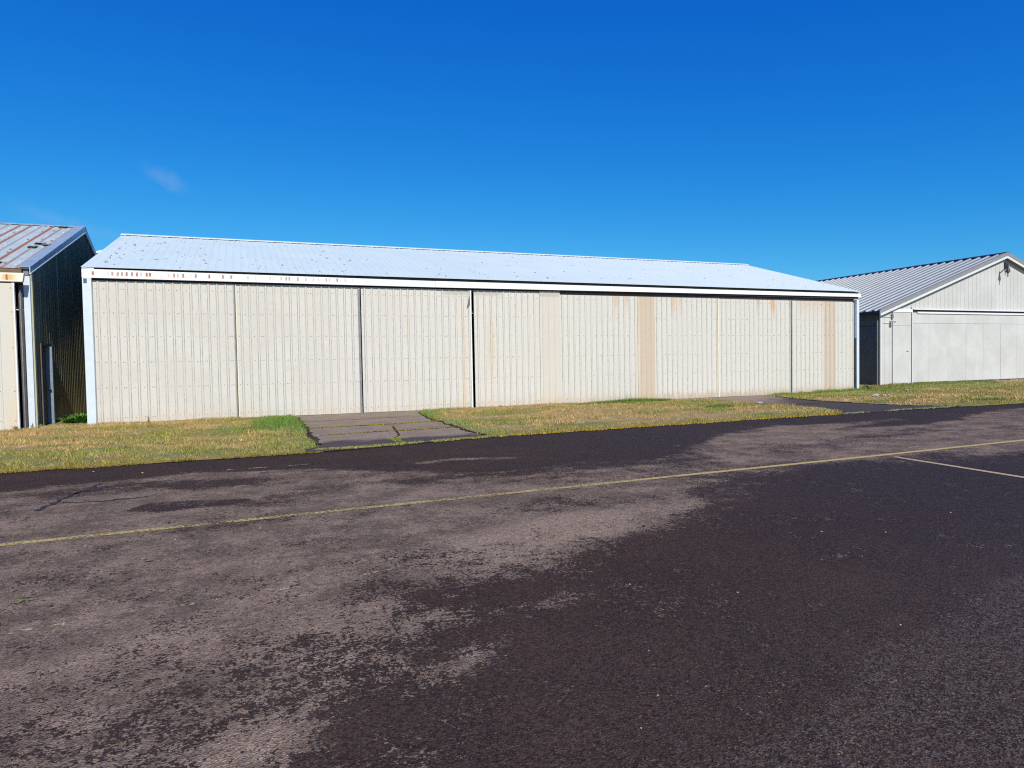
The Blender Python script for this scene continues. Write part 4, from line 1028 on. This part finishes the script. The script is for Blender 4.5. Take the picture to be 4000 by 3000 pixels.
# peak lamp
lp = empty('wall_lamp', (38.25, Y3, 6.25), label='dark lamp on a bracket below the gable peak of the grey hangar', cat='lamp')
m = MB(); m.box(38.17, 38.33, Y3-.10, Y3-.002, 6.12, 6.42); m.build('mounting_box', M_lamp, lp)
m = MB(); m.tube([(38.22, Y3-.12, 6.18), (38.0, Y3-.30, 6.18), (37.84, Y3-.42, 6.18)], [.028, .028, .028]); m.tube([(38.27, Y3-.1, 6.15), (38.30, Y3-.22, 5.92)], [.05, .028]); m.tube([(38.3, Y3-.06, 6.15), (38.48, Y3-.06, 6.17)], [.012, .012]); m.build('arm', M_lamp, lp)
m = MB(); m.tube([(37.83, Y3-.42, 6.26), (37.83, Y3-.42, 6.08), (37.83, Y3-.42, 5.92), (37.83, Y3-.42, 5.86), (37.83, Y3-.42, 5.80)], [.035, .065, .10, .11, .03], 14); m.build('lamp_head', M_lamp, lp)
m = MB(); m.tube([(37.83, Y3-.42, 5.80), (37.83, Y3-.42, 5.58)], [.032, .02], 10); m.build('bulb', M_lens, lp)
# small round lamp by the narrow door
l2 = empty('wall_lamp', (29.62, Y3, 3.2), label='small round white lamp on conduit left of the narrow grey door', cat='lamp')
m = MB(); m.tube([(29.62, Y3-.01, 3.22), (29.62, Y3-.16, 3.20), (29.62, Y3-.26, 3.17)], [.05, .085, .095], 16); m.build('lamp_head', M_b3w, l2)
m = MB(); m.tube([(29.62, Y3-.255, 3.175), (29.62, Y3-.275, 3.17)], [.045, .035], 12); m.build('lens', M_lens, l2)
m = MB(); m.tube([(29.16, Y3-.025, 3.13), (29.60, Y3-.025, 3.13)], [.014, .014], 8); m.tube([(29.08, Y3-.025, 3.43), (29.70, Y3-.025, 3.42)], [.012, .012], 8); m.build('conduit', M_b3t, l2)
m = MB(); m.box(29.65, 29.75, Y3-.09, Y3-.002, 3.36, 3.56); m.build('junction_box', M_galv, l2)

# ------------------------------------------------------------------ hangar far behind, seen between the first two roofs
H4 = empty('hangar', (-5.2, 45, 0), label='distant cream hangar peeping between the first two roofs', cat='hangar')
m = MB()
yq = 45.0; xl, xp, xr = -13.0, -5.0, 3.0; zl, zp = 6.75, 9.0
m.box(xl, xr, yq, yq+22, 0, zl-.1)
m.hexa([(xl, yq, zl-.1), (xp, yq, zl-.1), (xp, yq+22, zl-.1), (xl, yq+22, zl-.1), (xl, yq, zl-.08), (xp, yq, zp), (xp, yq+22, zp), (xl, yq+22, zl-.08)])
m.hexa([(xp, yq, zl-.1), (xr, yq, zl-.1), (xr, yq+22, zl-.1), (xp, yq+22, zl-.1), (xp, yq, zp), (xr, yq, zl-.08), (xr, yq+22, zl-.08), (xp, yq+22, zp)])
m.build('wall', M_door1, H4)
m = MB(); kk = (zp-zl)/(xp-xl)
for (a, za, b, zb_) in ((xl-.3, zl-.3*kk, xp, zp), (xp, zp, xr+.3, zl-.3*kk)):
    m.hexa([(a, yq-.2, za+.01), (b, yq-.2, zb_+.01), (b, yq+22, zb_+.01), (a, yq+22, za+.01), (a, yq-.2, za+.12), (b, yq-.2, zb_+.12), (b, yq+22, zb_+.12), (a, yq+22, za+.12)])
m.build('roof', M_cap, H4)
